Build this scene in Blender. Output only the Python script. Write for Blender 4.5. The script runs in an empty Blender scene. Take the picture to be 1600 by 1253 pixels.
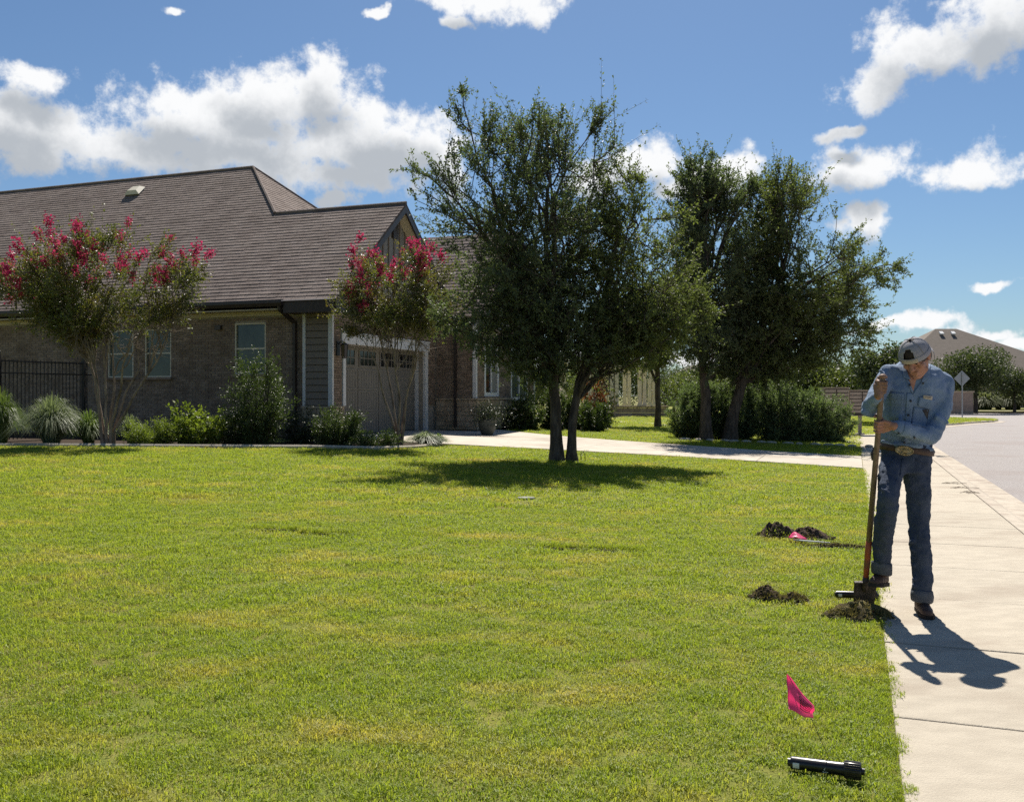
import bpy, math, random
import numpy as np
from mathutils import Vector, Matrix
from mathutils.bvhtree import BVHTree

C = bpy.context.scene.collection
sc = bpy.context.scene
R = math.radians

# ------------------------------------------------------------------ camera
H, F, HY = 1.45, 1450.0, 618.0          # eye height, focal length and horizon in photo pixels (1600 wide)
cam_d = bpy.data.cameras.new('camera')
cam_d.sensor_width = 36
cam_d.lens = F / 1600 * 36
cam_d.shift_y = -(626.5 - HY) / 1600
cam_d.clip_start = 0.05
cam_d.clip_end = 3000
cam = bpy.data.objects.new('camera', cam_d)
cam.location = (0, 0, H)
cam.rotation_euler = (R(90), 0, 0)
C.objects.link(cam)
sc.camera = cam

# ------------------------------------------------------------------ light
SUN_AZ, SUN_EL = R(9), R(54)             # azimuth from +Y towards +X
EXPOSURE = 0.86
SKY_STRENGTH = 0.053
sun_d = bpy.data.lights.new('sun', 'SUN')
sun_d.energy = 4.4
sun_d.angle = R(0.53)
sun_d.color = (1.0, 0.94, 0.84)
sun = bpy.data.objects.new('sun', sun_d)
dirv = Vector((math.sin(SUN_AZ) * math.cos(SUN_EL), math.cos(SUN_AZ) * math.cos(SUN_EL), math.sin(SUN_EL)))
sun.rotation_euler = (-dirv).to_track_quat('-Z', 'Y').to_euler()
sun.location = dirv * 60
C.objects.link(sun)
sc.view_settings.view_transform = 'Standard'
sc.view_settings.look = 'None'
sc.view_settings.exposure = EXPOSURE
sc.view_settings.gamma = 1
sc.view_settings.use_curve_mapping = False
sc.cycles.use_denoising = False          # fine blades and leaves stay crisp; the little grain left reads as film
sc.cycles.adaptive_threshold = 0.006
sc.cycles.sample_clamp_indirect = 4
sc.cycles.max_bounces = 8
sc.cycles.diffuse_bounces = 4
sc.cycles.glossy_bounces = 3
sc.cycles.transmission_bounces = 4
sc.cycles.transparent_max_bounces = 8
sc.cycles.caustics_reflective = False
sc.cycles.caustics_refractive = False


class NT:
    """Small helper to wire nodes."""
    def __init__(self, tree):
        self.t = tree
        tree.nodes.clear()

    def n(self, kind, **kw):
        nd = self.t.nodes.new(kind)
        for k, v in kw.items():
            setattr(nd, k, v)
        return nd

    def put(self, sock, v):
        if hasattr(v, 'is_output'):
            self.t.links.new(v, sock)
        else:
            sock.default_value = v

    def math(self, op, a, b=0.0, c=0.0, clamp=False):
        nd = self.n('ShaderNodeMath', operation=op, use_clamp=clamp)
        self.put(nd.inputs[0], a); self.put(nd.inputs[1], b); self.put(nd.inputs[2], c)
        return nd.outputs[0]

    def vmath(self, op, a, b=(0, 0, 0), c=(0, 0, 0)):
        nd = self.n('ShaderNodeVectorMath', operation=op)
        self.put(nd.inputs[0], a); self.put(nd.inputs[1], b); self.put(nd.inputs[2], c)
        return nd.outputs['Value'] if op in ('LENGTH', 'DOT_PRODUCT', 'DISTANCE') else nd.outputs['Vector']

    def mix(self, f, a, b, blend='MIX'):
        nd = self.n('ShaderNodeMix', data_type='RGBA', blend_type=blend)
        self.put(nd.inputs[0], f)
        self.put(nd.inputs[6], a if hasattr(a, 'is_output') else (*a[:3], 1))
        self.put(nd.inputs[7], b if hasattr(b, 'is_output') else (*b[:3], 1))
        return nd.outputs[2]

    def noise(self, vec, scale, detail=3, rough=0.55, dist=0.0):
        nd = self.n('ShaderNodeTexNoise')
        self.put(nd.inputs['Vector'], vec)
        nd.inputs['Scale'].default_value = scale
        nd.inputs['Detail'].default_value = detail
        nd.inputs['Roughness'].default_value = rough
        nd.inputs['Distortion'].default_value = dist
        return nd.outputs['Fac']

    def ramp(self, f, lo, hi):
        nd = self.n('ShaderNodeMapRange', interpolation_type='SMOOTHSTEP')
        self.put(nd.inputs[0], f)
        nd.inputs[1].default_value = lo
        nd.inputs[2].default_value = hi
        return nd.outputs[0]


# ------------------------------------------------------------------ sky with cumulus clouds
world = bpy.data.worlds.new('World')
sc.world = world
world.use_nodes = True
w = NT(world.node_tree)
geo = w.n('ShaderNodeTexCoord')
dvec = w.vmath('NORMALIZE', geo.outputs['Generated'])
sky = w.n('ShaderNodeTexSky', sky_type='NISHITA')
sky.sun_disc = False
sky.sun_elevation = SUN_EL
sky.sun_rotation = SUN_AZ
sky.altitude = 200
sky.air_density = 1.0
sky.dust_density = 0.6
sky.ozone_density = 1.6
sep = w.n('ShaderNodeSeparateXYZ')
w.put(sep.inputs[0], dvec)
az = w.math('ARCTAN2', sep.outputs[0], sep.outputs[1])
el = w.math('ARCSINE', sep.outputs[2])
comb = w.n('ShaderNodeCombineXYZ')
w.put(comb.inputs[0], az); w.put(comb.inputs[1], el)
# slow warp so that the outlines of the cloud masses billow
nz = w.n('ShaderNodeTexNoise')
w.put(nz.inputs['Vector'], dvec)
nz.inputs['Scale'].default_value = 14
nz.inputs['Detail'].default_value = 7
warp = w.vmath('MULTIPLY', w.vmath('SUBTRACT', nz.outputs['Color'], (0.5, 0.5, 0.5)), (0.075, 0.06, 0))
ae = w.vmath('ADD', comb.outputs[0], warp)
clouds = [  # azimuth, elevation, half width, half height in degrees
    (-29.0, 14.6, 5.4, 2.3), (-27.0, 17.0, 2.6, 1.3), (-31.5, 13.5, 4.0, 2.2),
    (-19.2, 15.6, 4.8, 2.3), (-14.6, 17.2, 4.4, 2.4), (-11.0, 17.9, 2.7, 2.4), (-8.0, 16.0, 3.4, 2.2), (-5.6, 15.3, 2.4, 2.2),
    (-16.0, 14.0, 9.0, 2.0), (-15.5, 15.6, 6.5, 2.5), (-9.5, 14.6, 5.5, 2.6), (-28.5, 13.6, 6.0, 2.4), (-10.5, 12.9, 5.5, 1.6), (-22.0, 13.5, 4.5, 1.7), (-4.0, 14.3, 2.0, 2.4), (-10.5, 11.3, 2.2, .5),
    (-1.0, 23.0, 5.2, 1.2), (-3.2, 21.8, 1.7, .5), (-8.6, 22.2, .6, .4), (-20.0, 21.4, .8, .35),
    (24.6, 18.5, 5.0, 2.2), (27.8, 20.0, 4.6, 2.8), (21.8, 17.1, 2.9, 1.4), (19.9, 15.4, 1.2, .6), (31.5, 21.0, 4, 2.6),
    (20.6, 13.0, 3.1, 1.6), (26.2, 12.2, 3.9, 1.5), (20.9, 10.2, 1.8, 1.2), (27.4, 5.9, 1.5, .42),
    (8.3, 14.3, 3.0, 1.7), (13.4, 13.2, 1.9, 1.1), (11.0, 12.6, 3.0, 1.0), (5.0, 13.0, 3.0, 1.4),
    (22.8, 4.0, 3.6, .5), (26.2, 3.4, 3.4, .55), (29.5, 2.9, 3.0, .5), (12.0, 2.2, 4.0, .6), (2.0, 2.6, 4.5, .7),
    (-44, 16, 7, 2.6), (-50, 14, 6, 2), (46, 15, 7, 2.5), (41, 9, 5, 1.2), (60, 18, 8, 3), (-66, 20, 8, 3), (52, 26, 8, 3),
    (5, 34, 7, 2.5), (-25, 33, 8, 3), (84, 14, 9, 3), (-95, 15, 9, 3), (110, 20, 10, 4), (-130, 18, 11, 4), (150, 15, 10, 3), (-165, 22, 9, 4),
]


def cloud_field(vec):
    f = None
    for (a0, e0, ra, re) in clouds:
        d_ = w.vmath('MULTIPLY', w.vmath('SUBTRACT', vec, (R(a0), R(e0), 0)), (1 / R(ra), 1 / R(re), 0))
        v = w.math('SUBTRACT', 1.0, w.vmath('LENGTH', d_))
        if f is None:
            f = v
        else:
            nd = w.n('ShaderNodeMath', operation='SMOOTH_MAX')
            w.put(nd.inputs[0], f); w.put(nd.inputs[1], v); nd.inputs[2].default_value = 0.35
            f = nd.outputs[0]
    return f


field = cloud_field(ae)
above = cloud_field(w.vmath('ADD', ae, (R(.3), R(1.7), 0)))     # how much cloud stands between here and the high sun
fbm = w.noise(dvec, 27, 12, 0.64)
fbm2 = w.noise(dvec, 9, 5, 0.55)
edge = w.math('ADD', field, w.math('MULTIPLY', w.math('SUBTRACT', fbm, 0.5), 2.3))
edge = w.math('ADD', edge, w.math('MULTIPLY', w.math('SUBTRACT', fbm2, 0.5), 0.5))
mask = w.ramp(edge, -0.02, 0.55)
thick = w.math('ADD', above, w.math('MULTIPLY', w.math('SUBTRACT', fbm2, 0.5), 1.0))
thick = w.math('ADD', thick, w.math('MULTIPLY', w.math('SUBTRACT', fbm, 0.5), 0.9))
grey = w.ramp(thick, -0.05, 0.8)
ccol = w.mix(grey, (0.535, 0.54, 0.545), (0.265, 0.285, 0.31))
bg_sky = w.n('ShaderNodeBackground')
tint = w.mix(1.0, sky.outputs[0], (0.62, 0.775, 0.91), 'MULTIPLY')
w.put(bg_sky.inputs[0], tint)
bg_sky.inputs[1].default_value = SKY_STRENGTH
bg_cl = w.n('ShaderNodeBackground')
w.put(bg_cl.inputs[0], ccol)
bg_cl.inputs[1].default_value = 1.0
mxs = w.n('ShaderNodeMixShader')
w.put(mxs.inputs[0], mask)
w.t.links.new(bg_sky.outputs[0], mxs.inputs[1])
w.t.links.new(bg_cl.outputs[0], mxs.inputs[2])
wo = w.n('ShaderNodeOutputWorld')
w.t.links.new(mxs.outputs[0], wo.inputs[0])


# ------------------------------------------------------------------ materials
def mk(name, c1, c2=None, scale=6.0, rough=0.8, bump=0.0, bscale=60.0, spec=0.3, island=0.0, metal=0.0,
       c3=None, scale3=0.7, lo=0.35, hi=0.65, stretch=None, sheen=0.0):
    m = bpy.data.materials.new(name)
    m.use_nodes = True
    t = NT(m.node_tree)
    out = t.n('ShaderNodeOutputMaterial')
    p = t.n('ShaderNodeBsdfPrincipled')
    g = t.n('ShaderNodeNewGeometry')
    pos = g.outputs['Position']
    if stretch:
        pos = t.vmath('MULTIPLY', pos, stretch)
    col = None
    if c2:
        col = t.mix(t.ramp(t.noise(pos, scale, 5, 0.6), lo, hi), c1, c2)
    if c3:
        col = t.mix(t.ramp(t.noise(pos, scale3, 4, 0.6), 0.48, 0.68), col if col else c1, c3)
    if island:
        oi = t.n('ShaderNodeObjectInfo')
        f = t.math('FRACT', t.math('ADD', g.outputs['Random Per Island'], oi.outputs['Random']))
        k = t.math('ADD', t.math('MULTIPLY', f, 2 * island), 1 - island)
        cb = t.n('ShaderNodeCombineXYZ')
        for i in range(3):
            t.put(cb.inputs[i], k)
        col = t.mix(1.0, col if col else c1, cb.outputs[0], 'MULTIPLY')
    t.put(p.inputs['Base Color'], col if col else (*c1, 1))
    p.inputs['Roughness'].default_value = rough
    p.inputs['Specular IOR Level'].default_value = spec
    p.inputs['Metallic'].default_value = metal
    if sheen:
        p.inputs['Sheen Weight'].default_value = sheen
    if bump:
        b = t.n('ShaderNodeBump')
        b.inputs['Strength'].default_value = bump
        b.inputs['Distance'].default_value = 0.02
        t.put(b.inputs['Height'], t.noise(pos, bscale, 4, 0.6))
        t.t.links.new(b.outputs[0], p.inputs['Normal'])
    t.t.links.new(p.outputs[0], out.inputs[0])
    return m


def leafmat(name, c1, c2, trans=None, tw=0.35, scale=1.2, rough=0.5, spec=0.35, c3=None, s3=0.45, st=(1, 1, 1)):
    """Leaf: diffuse and gloss on the face, light shining through from behind."""
    m = bpy.data.materials.new(name)
    m.use_nodes = True
    t = NT(m.node_tree)
    out = t.n('ShaderNodeOutputMaterial')
    p = t.n('ShaderNodeBsdfPrincipled')
    g = t.n('ShaderNodeNewGeometry')
    pos = g.outputs['Position']
    rnd = g.outputs['Random Per Island']
    f = t.math('ADD', t.math('MULTIPLY', rnd, 0.6), t.math('MULTIPLY', t.noise(pos, scale, 3, 0.6), 0.4))
    col = t.mix(f, c1, c2)
    if c3:
        col = t.mix(t.ramp(t.noise(t.vmath('MULTIPLY', pos, st), s3, 5, 0.68), 0.46, 0.76), col, c3)
    t.put(p.inputs['Base Color'], col)
    p.inputs['Roughness'].default_value = rough
    p.inputs['Specular IOR Level'].default_value = spec
    tr = t.n('ShaderNodeBsdfTranslucent')
    t.put(tr.inputs[0], t.mix(1.0, col, trans or (1.8, 1.9, 0.9), 'MULTIPLY'))
    ms = t.n('ShaderNodeMixShader')
    ms.inputs[0].default_value = tw
    t.t.links.new(p.outputs[0], ms.inputs[1])
    t.t.links.new(tr.outputs[0], ms.inputs[2])
    t.t.links.new(ms.outputs[0], out.inputs[0])
    return m


MT = {}
MT['concrete'] = mk('walk concrete', (.43, .38, .305), (.49, .435, .35), 8, .9, .5, 160, .2, island=.045, c3=(.385, .33, .262), scale3=1.5, stretch=(.6, 1.25, 1))
MT['curb'] = mk('kerb concrete', (.40, .35, .285), (.48, .42, .345), 5, .9, .4, 90, .2, c3=(.33, .27, .22), scale3=2.0)
MT['drive'] = mk('drive concrete', (.44, .39, .325), (.50, .45, .38), 2.5, .9, .25, 120, .2, island=.05, c3=(.38, .33, .27), scale3=.6)
MT['asphalt'] = mk('old pale asphalt', (.25, .228, .22), (.37, .34, .325), 30, .9, .6, 160, .25, c3=(.285, .25, .235), scale3=.4)
MT['soil'] = mk('soil', (.075, .06, .035), (.15, .13, .06), 9, .95, .5, 70, .1)
MT['lawnbase'] = mk('lawn thatch', (.17, .20, .04), (.25, .24, .06), 7, .95, .9, 120, .1, c3=(.19, .16, .055), scale3=.55)
MT['farground'] = mk('far ground', (.13, .14, .04), (.19, .17, .07), .2, .95, .5, 6, .1)
MT['mulch'] = mk('mulch', (.030, .022, .016), (.065, .045, .03), 18, .95, 1.0, 50, .1)
MT['brick'] = mk('brown brick', (.205, .150, .112), (.275, .212, .163), 3, .9, .4, 90, .2, island=.2)
MT['mortar'] = mk('mortar', (.30, .265, .22), (.35, .315, .265), 8, .95, .3, 90, .1)
MT['stone'] = mk('tan stone', (.34, .26, .18), (.44, .35, .25), 3, .9, .5, 40, .2, island=.18)
MT['shingle'] = mk('roof shingle', (.165, .128, .112), (.222, .178, .157), 1.6, .92, .7, 150, .2, island=.07)
MT['roofdeck'] = mk('roof deck', (.07, .055, .05), (.10, .08, .07), 6, .95)
MT['siding'] = mk('grey brown siding', (.205, .168, .135), (.225, .188, .152), 4, .7, .1, 60, .3, stretch=(1, 1, 8))
MT['batten'] = mk('grey board', (.22, .21, .195), (.24, .23, .215), 4, .75, .1, 60)
MT['white'] = mk('white trim', (.60, .60, .60), (.66, .66, .66), 4, .55, .05, 30, .4)
MT['cream'] = mk('cream paint', (.62, .56, .43), (.68, .62, .49), 3, .6, .05, 30)
MT['soffit'] = mk('pale soffit', (.50, .44, .33), (.54, .48, .37), 3, .7)
MT['darktrim'] = mk('dark brown trim', (.030, .022, .019), (.045, .033, .028), 6, .45, .05, 60, .5)
MT['garage'] = mk('taupe door', (.185, .165, .138), (.20, .18, .15), 2, .55, .06, 60, .35)
MT['glass'] = mk('window glass', (.022, .034, .031), (.085, .115, .10), .9, .12, 0, 1, .5)  # mottled base colour stands in for reflections in the panes
MT['darkglass'] = mk('dark glass', (.012, .014, .016), None, 1, .06, 0, 1, .6)
MT['blackmetal'] = mk('black metal', (.014, .013, .013), (.022, .02, .02), 20, .45, .05, 80, .5)
MT['bark'] = mk('oak bark', (.055, .044, .036), (.12, .098, .08), 14, .95, 1.0, 45, .15, stretch=(1, 1, .25))
MT['twig'] = mk('twig bark', (.06, .047, .036), (.10, .08, .062), 10, .9)
MT['myrtlebark'] = mk('smooth pale bark', (.19, .145, .11), (.28, .225, .175), 9, .7, .3, 30, .2, c3=(.10, .075, .058), scale3=4, stretch=(1, 1, .4))
MT['oakleaf'] = leafmat('oak leaf', (.066, .084, .050), (.122, .148, .074), (1.5, 1.7, .8), .4, 1.0, .5, .3)
MT['oakleaf_olive'] = leafmat('olive oak leaf', (.074, .092, .042), (.142, .165, .064), (1.55, 1.7, .7), .42, 1.0, .5, .3)
MT['myrtleleaf'] = leafmat('myrtle leaf', (.06, .085, .024), (.14, .16, .045), (1.7, 1.7, .6), .38, 2.0, .42, .5, c3=(.17, .12, .04), s3=1.4)
MT['petal'] = leafmat('crimson petal', (.30, .018, .075), (.50, .05, .14), (1.3, 1.2, 1.2), .4, 6, .6, .2)
MT['shrubleaf'] = leafmat('shrub leaf', (.035, .055, .018), (.085, .11, .035), (1.5, 1.7, .7), .3, 2, .45, .45)
MT['brightleaf'] = leafmat('lime leaf', (.09, .13, .022), (.18, .215, .045), (1.6, 1.7, .7), .4, 3, .5, .4)
MT['darkleaf'] = leafmat('dark leaf', (.018, .028, .012), (.045, .06, .022), (1.3, 1.5, .7), .2, 2, .38, .5)
MT['sageleaf'] = leafmat('grey green leaf', (.065, .095, .045), (.17, .205, .10), (1.6, 1.8, .9), .38, 1.5, .5, .35)
MT['redleaf'] = leafmat('red brown leaf', (.13, .035, .02), (.20, .08, .035), (1.6, 1.5, .8), .4, 3, .5, .4)
MT['rose'] = leafmat('pale rose petal', (.6, .5, .42), (.75, .66, .6), (1, 1, 1), .3, 6, .6, .2)
MT['farleaf'] = leafmat('far tree leaf', (.035, .052, .022), (.085, .105, .04), (1.5, 1.6, .7), .3, .35, .5, .4)
MT['farleaf_light'] = leafmat('far light leaf', (.07, .095, .03), (.14, .16, .055), (1.5, 1.6, .7), .35, .35, .5, .4)
MT['strapgrass'] = leafmat('silvery grass', (.10, .135, .065), (.23, .26, .16), (1.5, 1.6, .9), .35, 4, .5, .4)
MT['greengrass'] = leafmat('tall green grass', (.07, .12, .03), (.15, .19, .06), (1.5, 1.6, .8), .4, 4, .5, .4)
MT['blade'] = leafmat('lawn blade', (.15, .225, .028), (.29, .335, .052), (1.75, 1.7, .8), .5, 3.0, .5, .25, c3=(.42, .36, .12), s3=1.6, st=(.6, 1.1, 1))
MT['drygrass'] = leafmat('uprooted turf', (.10, .10, .035), (.21, .18, .075), (1.4, 1.3, .8), .3, 9, .7, .2)
MT['skin'] = mk('tanned skin', (.34, .165, .105), (.42, .215, .145), 14, .5, .12, 160, .35, c3=(.30, .12, .075), scale3=7)
MT['darkerskin'] = mk('darker skin', (.20, .115, .078), (.27, .16, .11), 20, .6, .2, 120, .3)
MT['shirt'] = mk('blue work shirt', (.13, .195, .305), (.165, .24, .36), 7, .75, .35, 240, .2, sheen=.15)
MT['jeans'] = mk('denim', (.040, .055, .090), (.065, .085, .130), 6, .85, .5, 300, .2, c3=(.072, .092, .132), scale3=3.6)
MT['cuff'] = mk('denim inside', (.095, .105, .125), (.13, .14, .16), 20, .9, .5, 300, .2)
MT['capcloth'] = mk('grey cap cloth', (.28, .275, .295), (.33, .325, .345), 14, .85, .3, 300, .2)
MT['capstrap'] = mk('tan strap', (.36, .31, .24), (.42, .36, .28), 20, .8)
MT['hair'] = mk('dark hair', (.018, .013, .010), (.035, .025, .018), 40, .7, .4, 90)
MT['leather'] = mk('brown leather', (.045, .024, .015), (.075, .042, .027), 14, .55, .3, 70, .4)
MT['boot'] = mk('worn boot leather', (.055, .030, .022), (.10, .058, .042), 14, .6, .35, 60, .35)
MT['sole'] = mk('boot sole', (.02, .016, .014), (.035, .028, .024), 18, .85)
MT['brass'] = mk('tarnished brass', (.30, .23, .10), (.42, .36, .22), 40, .38, .5, 140, .5, metal=.85)
MT['button'] = mk('dark button', (.012, .014, .02), None, 1, .4, 0, 1, .5)
MT['label'] = mk('tan shirt label', (.50, .45, .36), (.45, .40, .33), 60, .8)
MT['wood'] = mk('weathered ash handle', (.17, .115, .07), (.25, .175, .11), 12, .7, .3, 60, .25, stretch=(4, 4, .5))
MT['orange'] = mk('worn orange paint', (.42, .095, .03), (.35, .08, .03), 18, .5, .1, 60, .4, c3=(.20, .09, .05), scale3=9)
MT['steel'] = mk('muddy spade steel', (.055, .045, .040), (.11, .09, .078), 22, .6, .5, 70, .4, metal=.35)
MT['blackplastic'] = mk('black plastic', (.012, .012, .013), (.018, .018, .019), 30, .32, .03, 90, .5)
MT['whiteprint'] = mk('white print', (.75, .75, .75), None, 1, .5)
MT['pinkflag'] = leafmat('pink vinyl', (.86, .13, .34), (.88, .15, .37), (1.1, 1.3, 1.25), .6, 5, .35, .4)
MT['flagink'] = mk('flag print', (.03, .005, .012), None, 1, .5)
MT['wire'] = mk('steel wire', (.08, .075, .07), None, 1, .45, 0, 1, .5, metal=.7)
MT['whitestake'] = mk('white stake', (.70, .70, .66), None, 1, .5)
MT['darksoil'] = mk('dug dark soil', (.055, .038, .028), (.16, .115, .085), 45, .95, 1.0, 120, .15)
MT['mailbox'] = mk('taupe metal box', (.36, .29, .235), (.39, .315, .255), 3, .5, .04, 40, .4)
MT['gapshade'] = mk('door gap shade', (.05, .042, .036), None, 1, .7)
MT['pedestal'] = mk('grey pedestal', (.24, .215, .20), (.27, .245, .225), 3, .5)
MT['signback'] = mk('sign sheet back', (.30, .31, .33), (.34, .35, .37), 4, .4, .04, 30, .5, metal=.3)
MT['pot'] = mk('grey green pot', (.055, .062, .055), (.08, .088, .08), 6, .6, .1, 40)
MT['farwall'] = mk('far wall', (.30, .22, .175), (.36, .27, .21), 3, .9, .4, 20)
MT['farroof'] = mk('far roof', (.16, .135, .112), (.19, .16, .137), 2, .9, .5, 18, .2, stretch=(1, 1, 5))
MT['fargrass'] = leafmat('far feather grass', (.10, .12, .045), (.20, .21, .10), (1.4, 1.5, .8), .35, .6, .6, .3)
MT['rock'] = mk('pale rock', (.38, .34, .28), (.46, .42, .36), 6, .9, .5, 30)
MT['cover'] = mk('grey valve lid', (.13, .14, .11), (.2, .2, .17), 12, .7)


# ------------------------------------------------------------------ mesh helpers
def tag(o, label=None, cat=None, group=None, kind=None):
    if label: o['label'] = label
    if cat: o['category'] = cat
    if group: o['group'] = group
    if kind: o['kind'] = kind
    return o


def link(name, me, parent=None):
    o = bpy.data.objects.new(name, me)
    C.objects.link(o)
    if parent is not None:
        o.parent = parent
    return o


def empty(name, loc, rz=0.0, parent=None):
    o = bpy.data.objects.new(name, None)
    o.empty_display_size = 0.1
    C.objects.link(o)
    o.location = loc
    o.rotation_euler = (0, 0, rz)
    if parent is not None:
        o.parent = parent
    return o


def np_mesh(name, V, Q, mat, smooth=False, mats=None, midx=None):
    """Mesh from a vertex array and an (m,k) face array."""
    V = np.asarray(V, dtype=np.float32)
    Q = np.asarray(Q, dtype=np.int32)
    me = bpy.data.meshes.new(name)
    m, k = Q.shape
    me.vertices.add(len(V)); me.vertices.foreach_set('co', V.ravel())
    me.loops.add(m * k); me.loops.foreach_set('vertex_index', Q.ravel())
    me.polygons.add(m)
    me.polygons.foreach_set('loop_start', np.arange(0, m * k, k, dtype=np.int32))
    me.polygons.foreach_set('use_smooth', np.full(m, smooth, dtype=bool))
    for mm in (mats or [mat]):
        me.materials.append(mm)
    if midx is not None:
        me.polygons.foreach_set('material_index', np.asarray(midx, dtype=np.int32))
    me.update(calc_edges=True)
    me.validate()
    return me


class MB:
    """Collects simple shapes; build() links them as one mesh object."""
    def __init__(self):
        self.v, self.f = [], []

    def add(self, V, Fs):
        b = len(self.v)
        self.v.extend([tuple(map(float, p)) for p in V])
        self.f.extend([tuple(b + i for i in f) for f in Fs])
        return self

    def box(self, x0, x1, y0, y1, z0, z1):
        V = [(x0, y0, z0), (x1, y0, z0), (x1, y1, z0), (x0, y1, z0), (x0, y0, z1), (x1, y0, z1), (x1, y1, z1), (x0, y1, z1)]
        return self.add(V, [(3, 2, 1, 0), (4, 5, 6, 7), (0, 1, 5, 4), (1, 2, 6, 5), (2, 3, 7, 6), (3, 0, 4, 7)])

    def hexa(self, bot, top):
        n = len(bot)
        return self.add(list(bot) + list(top), [tuple(range(n - 1, -1, -1)), tuple(range(n, 2 * n))] +
                        [(i, (i + 1) % n, n + (i + 1) % n, n + i) for i in range(n)])

    def prism(self, pts, z0, z1):
        return self.hexa([(p[0], p[1], z0) for p in pts], [(p[0], p[1], z1) for p in pts])

    def bar(self, a, b, wd, dp, up=(0, 0, 1)):
        a, b, up = Vector(a), Vector(b), Vector(up)
        d = (b - a).normalized()
        s = d.cross(up)
        s = s.normalized() if s.length > 1e-5 else Vector((1, 0, 0))
        u = s.cross(d).normalized()
        q = [s * wd / 2 + u * dp / 2, s * -wd / 2 + u * dp / 2, s * -wd / 2 - u * dp / 2, s * wd / 2 - u * dp / 2]
        return self.hexa([a + e for e in q], [b + e for e in q])

    def tube(self, P, rad, n=8, cap=True):
        P = [Vector(p) for p in P]
        if not hasattr(rad, '__len__'):
            rad = [rad] * len(P)
        b = len(self.v)
        ref = None
        for i, p in enumerate(P):
            d = (P[min(i + 1, len(P) - 1)] - P[max(i - 1, 0)]).normalized()
            if ref is None:
                ref = d.cross(Vector((0.3, 0.9, 0.2)))
                if ref.length < 1e-3:
                    ref = d.cross(Vector((1, 0, 0)))
            s = (ref - d * ref.dot(d)).normalized()
            ref = s
            u = d.cross(s)
            for k in range(n):
                a = 2 * math.pi * k / n
                self.v.append(tuple(p + (s * math.cos(a) + u * math.sin(a)) * rad[i]))
        for i in range(len(P) - 1):
            for k in range(n):
                k2 = (k + 1) % n
                self.f.append((b + i * n + k, b + i * n + k2, b + (i + 1) * n + k2, b + (i + 1) * n + k))
        if cap:
            self.f.append(tuple(b + k for k in range(n - 1, -1, -1)))
            e = b + (len(P) - 1) * n
            self.f.append(tuple(e + k for k in range(n)))
        return self

    def capsule(self, a, b, ra, rb, n=12, m=4):
        a, b = Vector(a), Vector(b)
        d = (b - a)
        L = d.length
        d = d.normalized() if L > 1e-6 else Vector((0, 0, 1))
        P, Rr = [], []
        for i in range(m):
            th = math.pi / 2 * (1 - (i + .15) / (m + .15))
            P.append(a - d * ra * math.sin(th)); Rr.append(ra * math.cos(th))
        P += [a, b]; Rr += [ra, rb]
        for i in range(m - 1, -1, -1):
            th = math.pi / 2 * (1 - (i + .15) / (m + .15))
            P.append(b + d * rb * math.sin(th)); Rr.append(rb * math.cos(th))
        # straight spine: fixed frame
        s = d.cross(Vector((0.31, 0.87, 0.23))).normalized()
        u = d.cross(s)
        base = len(self.v)
        for p, r in zip(P, Rr):
            for k in range(n):
                t = 2 * math.pi * k / n
                self.v.append(tuple(p + (s * math.cos(t) + u * math.sin(t)) * r))
        for i in range(len(P) - 1):
            for k in range(n):
                k2 = (k + 1) % n
                self.f.append((base + i * n + k, base + i * n + k2, base + (i + 1) * n + k2, base + (i + 1) * n + k))
        self.f.append(tuple(base + k for k in range(n - 1, -1, -1)))
        e = base + (len(P) - 1) * n
        self.f.append(tuple(e + k for k in range(n)))
        return self

    def chain(self, pts, n=12):
        for (p, r), (q, s) in zip(pts, pts[1:]):
            self.capsule(p, q, r, s, n)
        return self

    def loft(self, secs, n=20, cap=True):
        """secs: (centre, half axis a, half axis b) -> stacked ellipses."""
        b = len(self.v)
        for c, a, e in secs:
            c, a, e = Vector(c), Vector(a), Vector(e)
            for k in range(n):
                t = 2 * math.pi * k / n
                self.v.append(tuple(c + a * math.cos(t) + e * math.sin(t)))
        for i in range(len(secs) - 1):
            for k in range(n):
                k2 = (k + 1) % n
                self.f.append((b + i * n + k, b + i * n + k2, b + (i + 1) * n + k2, b + (i + 1) * n + k))
        if cap:
            self.f.append(tuple(b + k for k in range(n - 1, -1, -1)))
            e = b + (len(secs) - 1) * n
            self.f.append(tuple(e + k for k in range(n)))
        return self

    def ball(self, c, r, n=14, m=9, frame=None):
        """Ellipsoid; r is a number or three radii along frame's columns."""
        rr = (r, r, r) if not hasattr(r, '__len__') else r
        fr = frame or Matrix.Identity(3)
        c = Vector(c)
        b = len(self.v)
        for i in range(1, m):
            th = math.pi * i / m
            for k in range(n):
                ph = 2 * math.pi * k / n
                q = Vector((rr[0] * math.sin(th) * math.cos(ph), rr[1] * math.sin(th) * math.sin(ph), rr[2] * math.cos(th)))
                self.v.append(tuple(c + fr @ q))
        top = len(self.v); self.v.append(tuple(c + fr @ Vector((0, 0, rr[2]))))
        bot = len(self.v); self.v.append(tuple(c + fr @ Vector((0, 0, -rr[2]))))
        for i in range(m - 2):
            for k in range(n):
                k2 = (k + 1) % n
                self.f.append((b + i * n + k, b + (i + 1) * n + k, b + (i + 1) * n + k2, b + i * n + k2))
        for k in range(n):
            k2 = (k + 1) % n
            self.f.append((top, b + k, b + k2))
            self.f.append((bot, b + (m - 2) * n + k2, b + (m - 2) * n + k))
        return self

    def mesh(self, name, mat, smooth=False, bevel=0.0):
        me = bpy.data.meshes.new(name)
        me.from_pydata(self.v, [], self.f)
        me.materials.append(mat)
        me.polygons.foreach_set('use_smooth', [smooth] * len(me.polygons))
        me.update()
        return me

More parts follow.
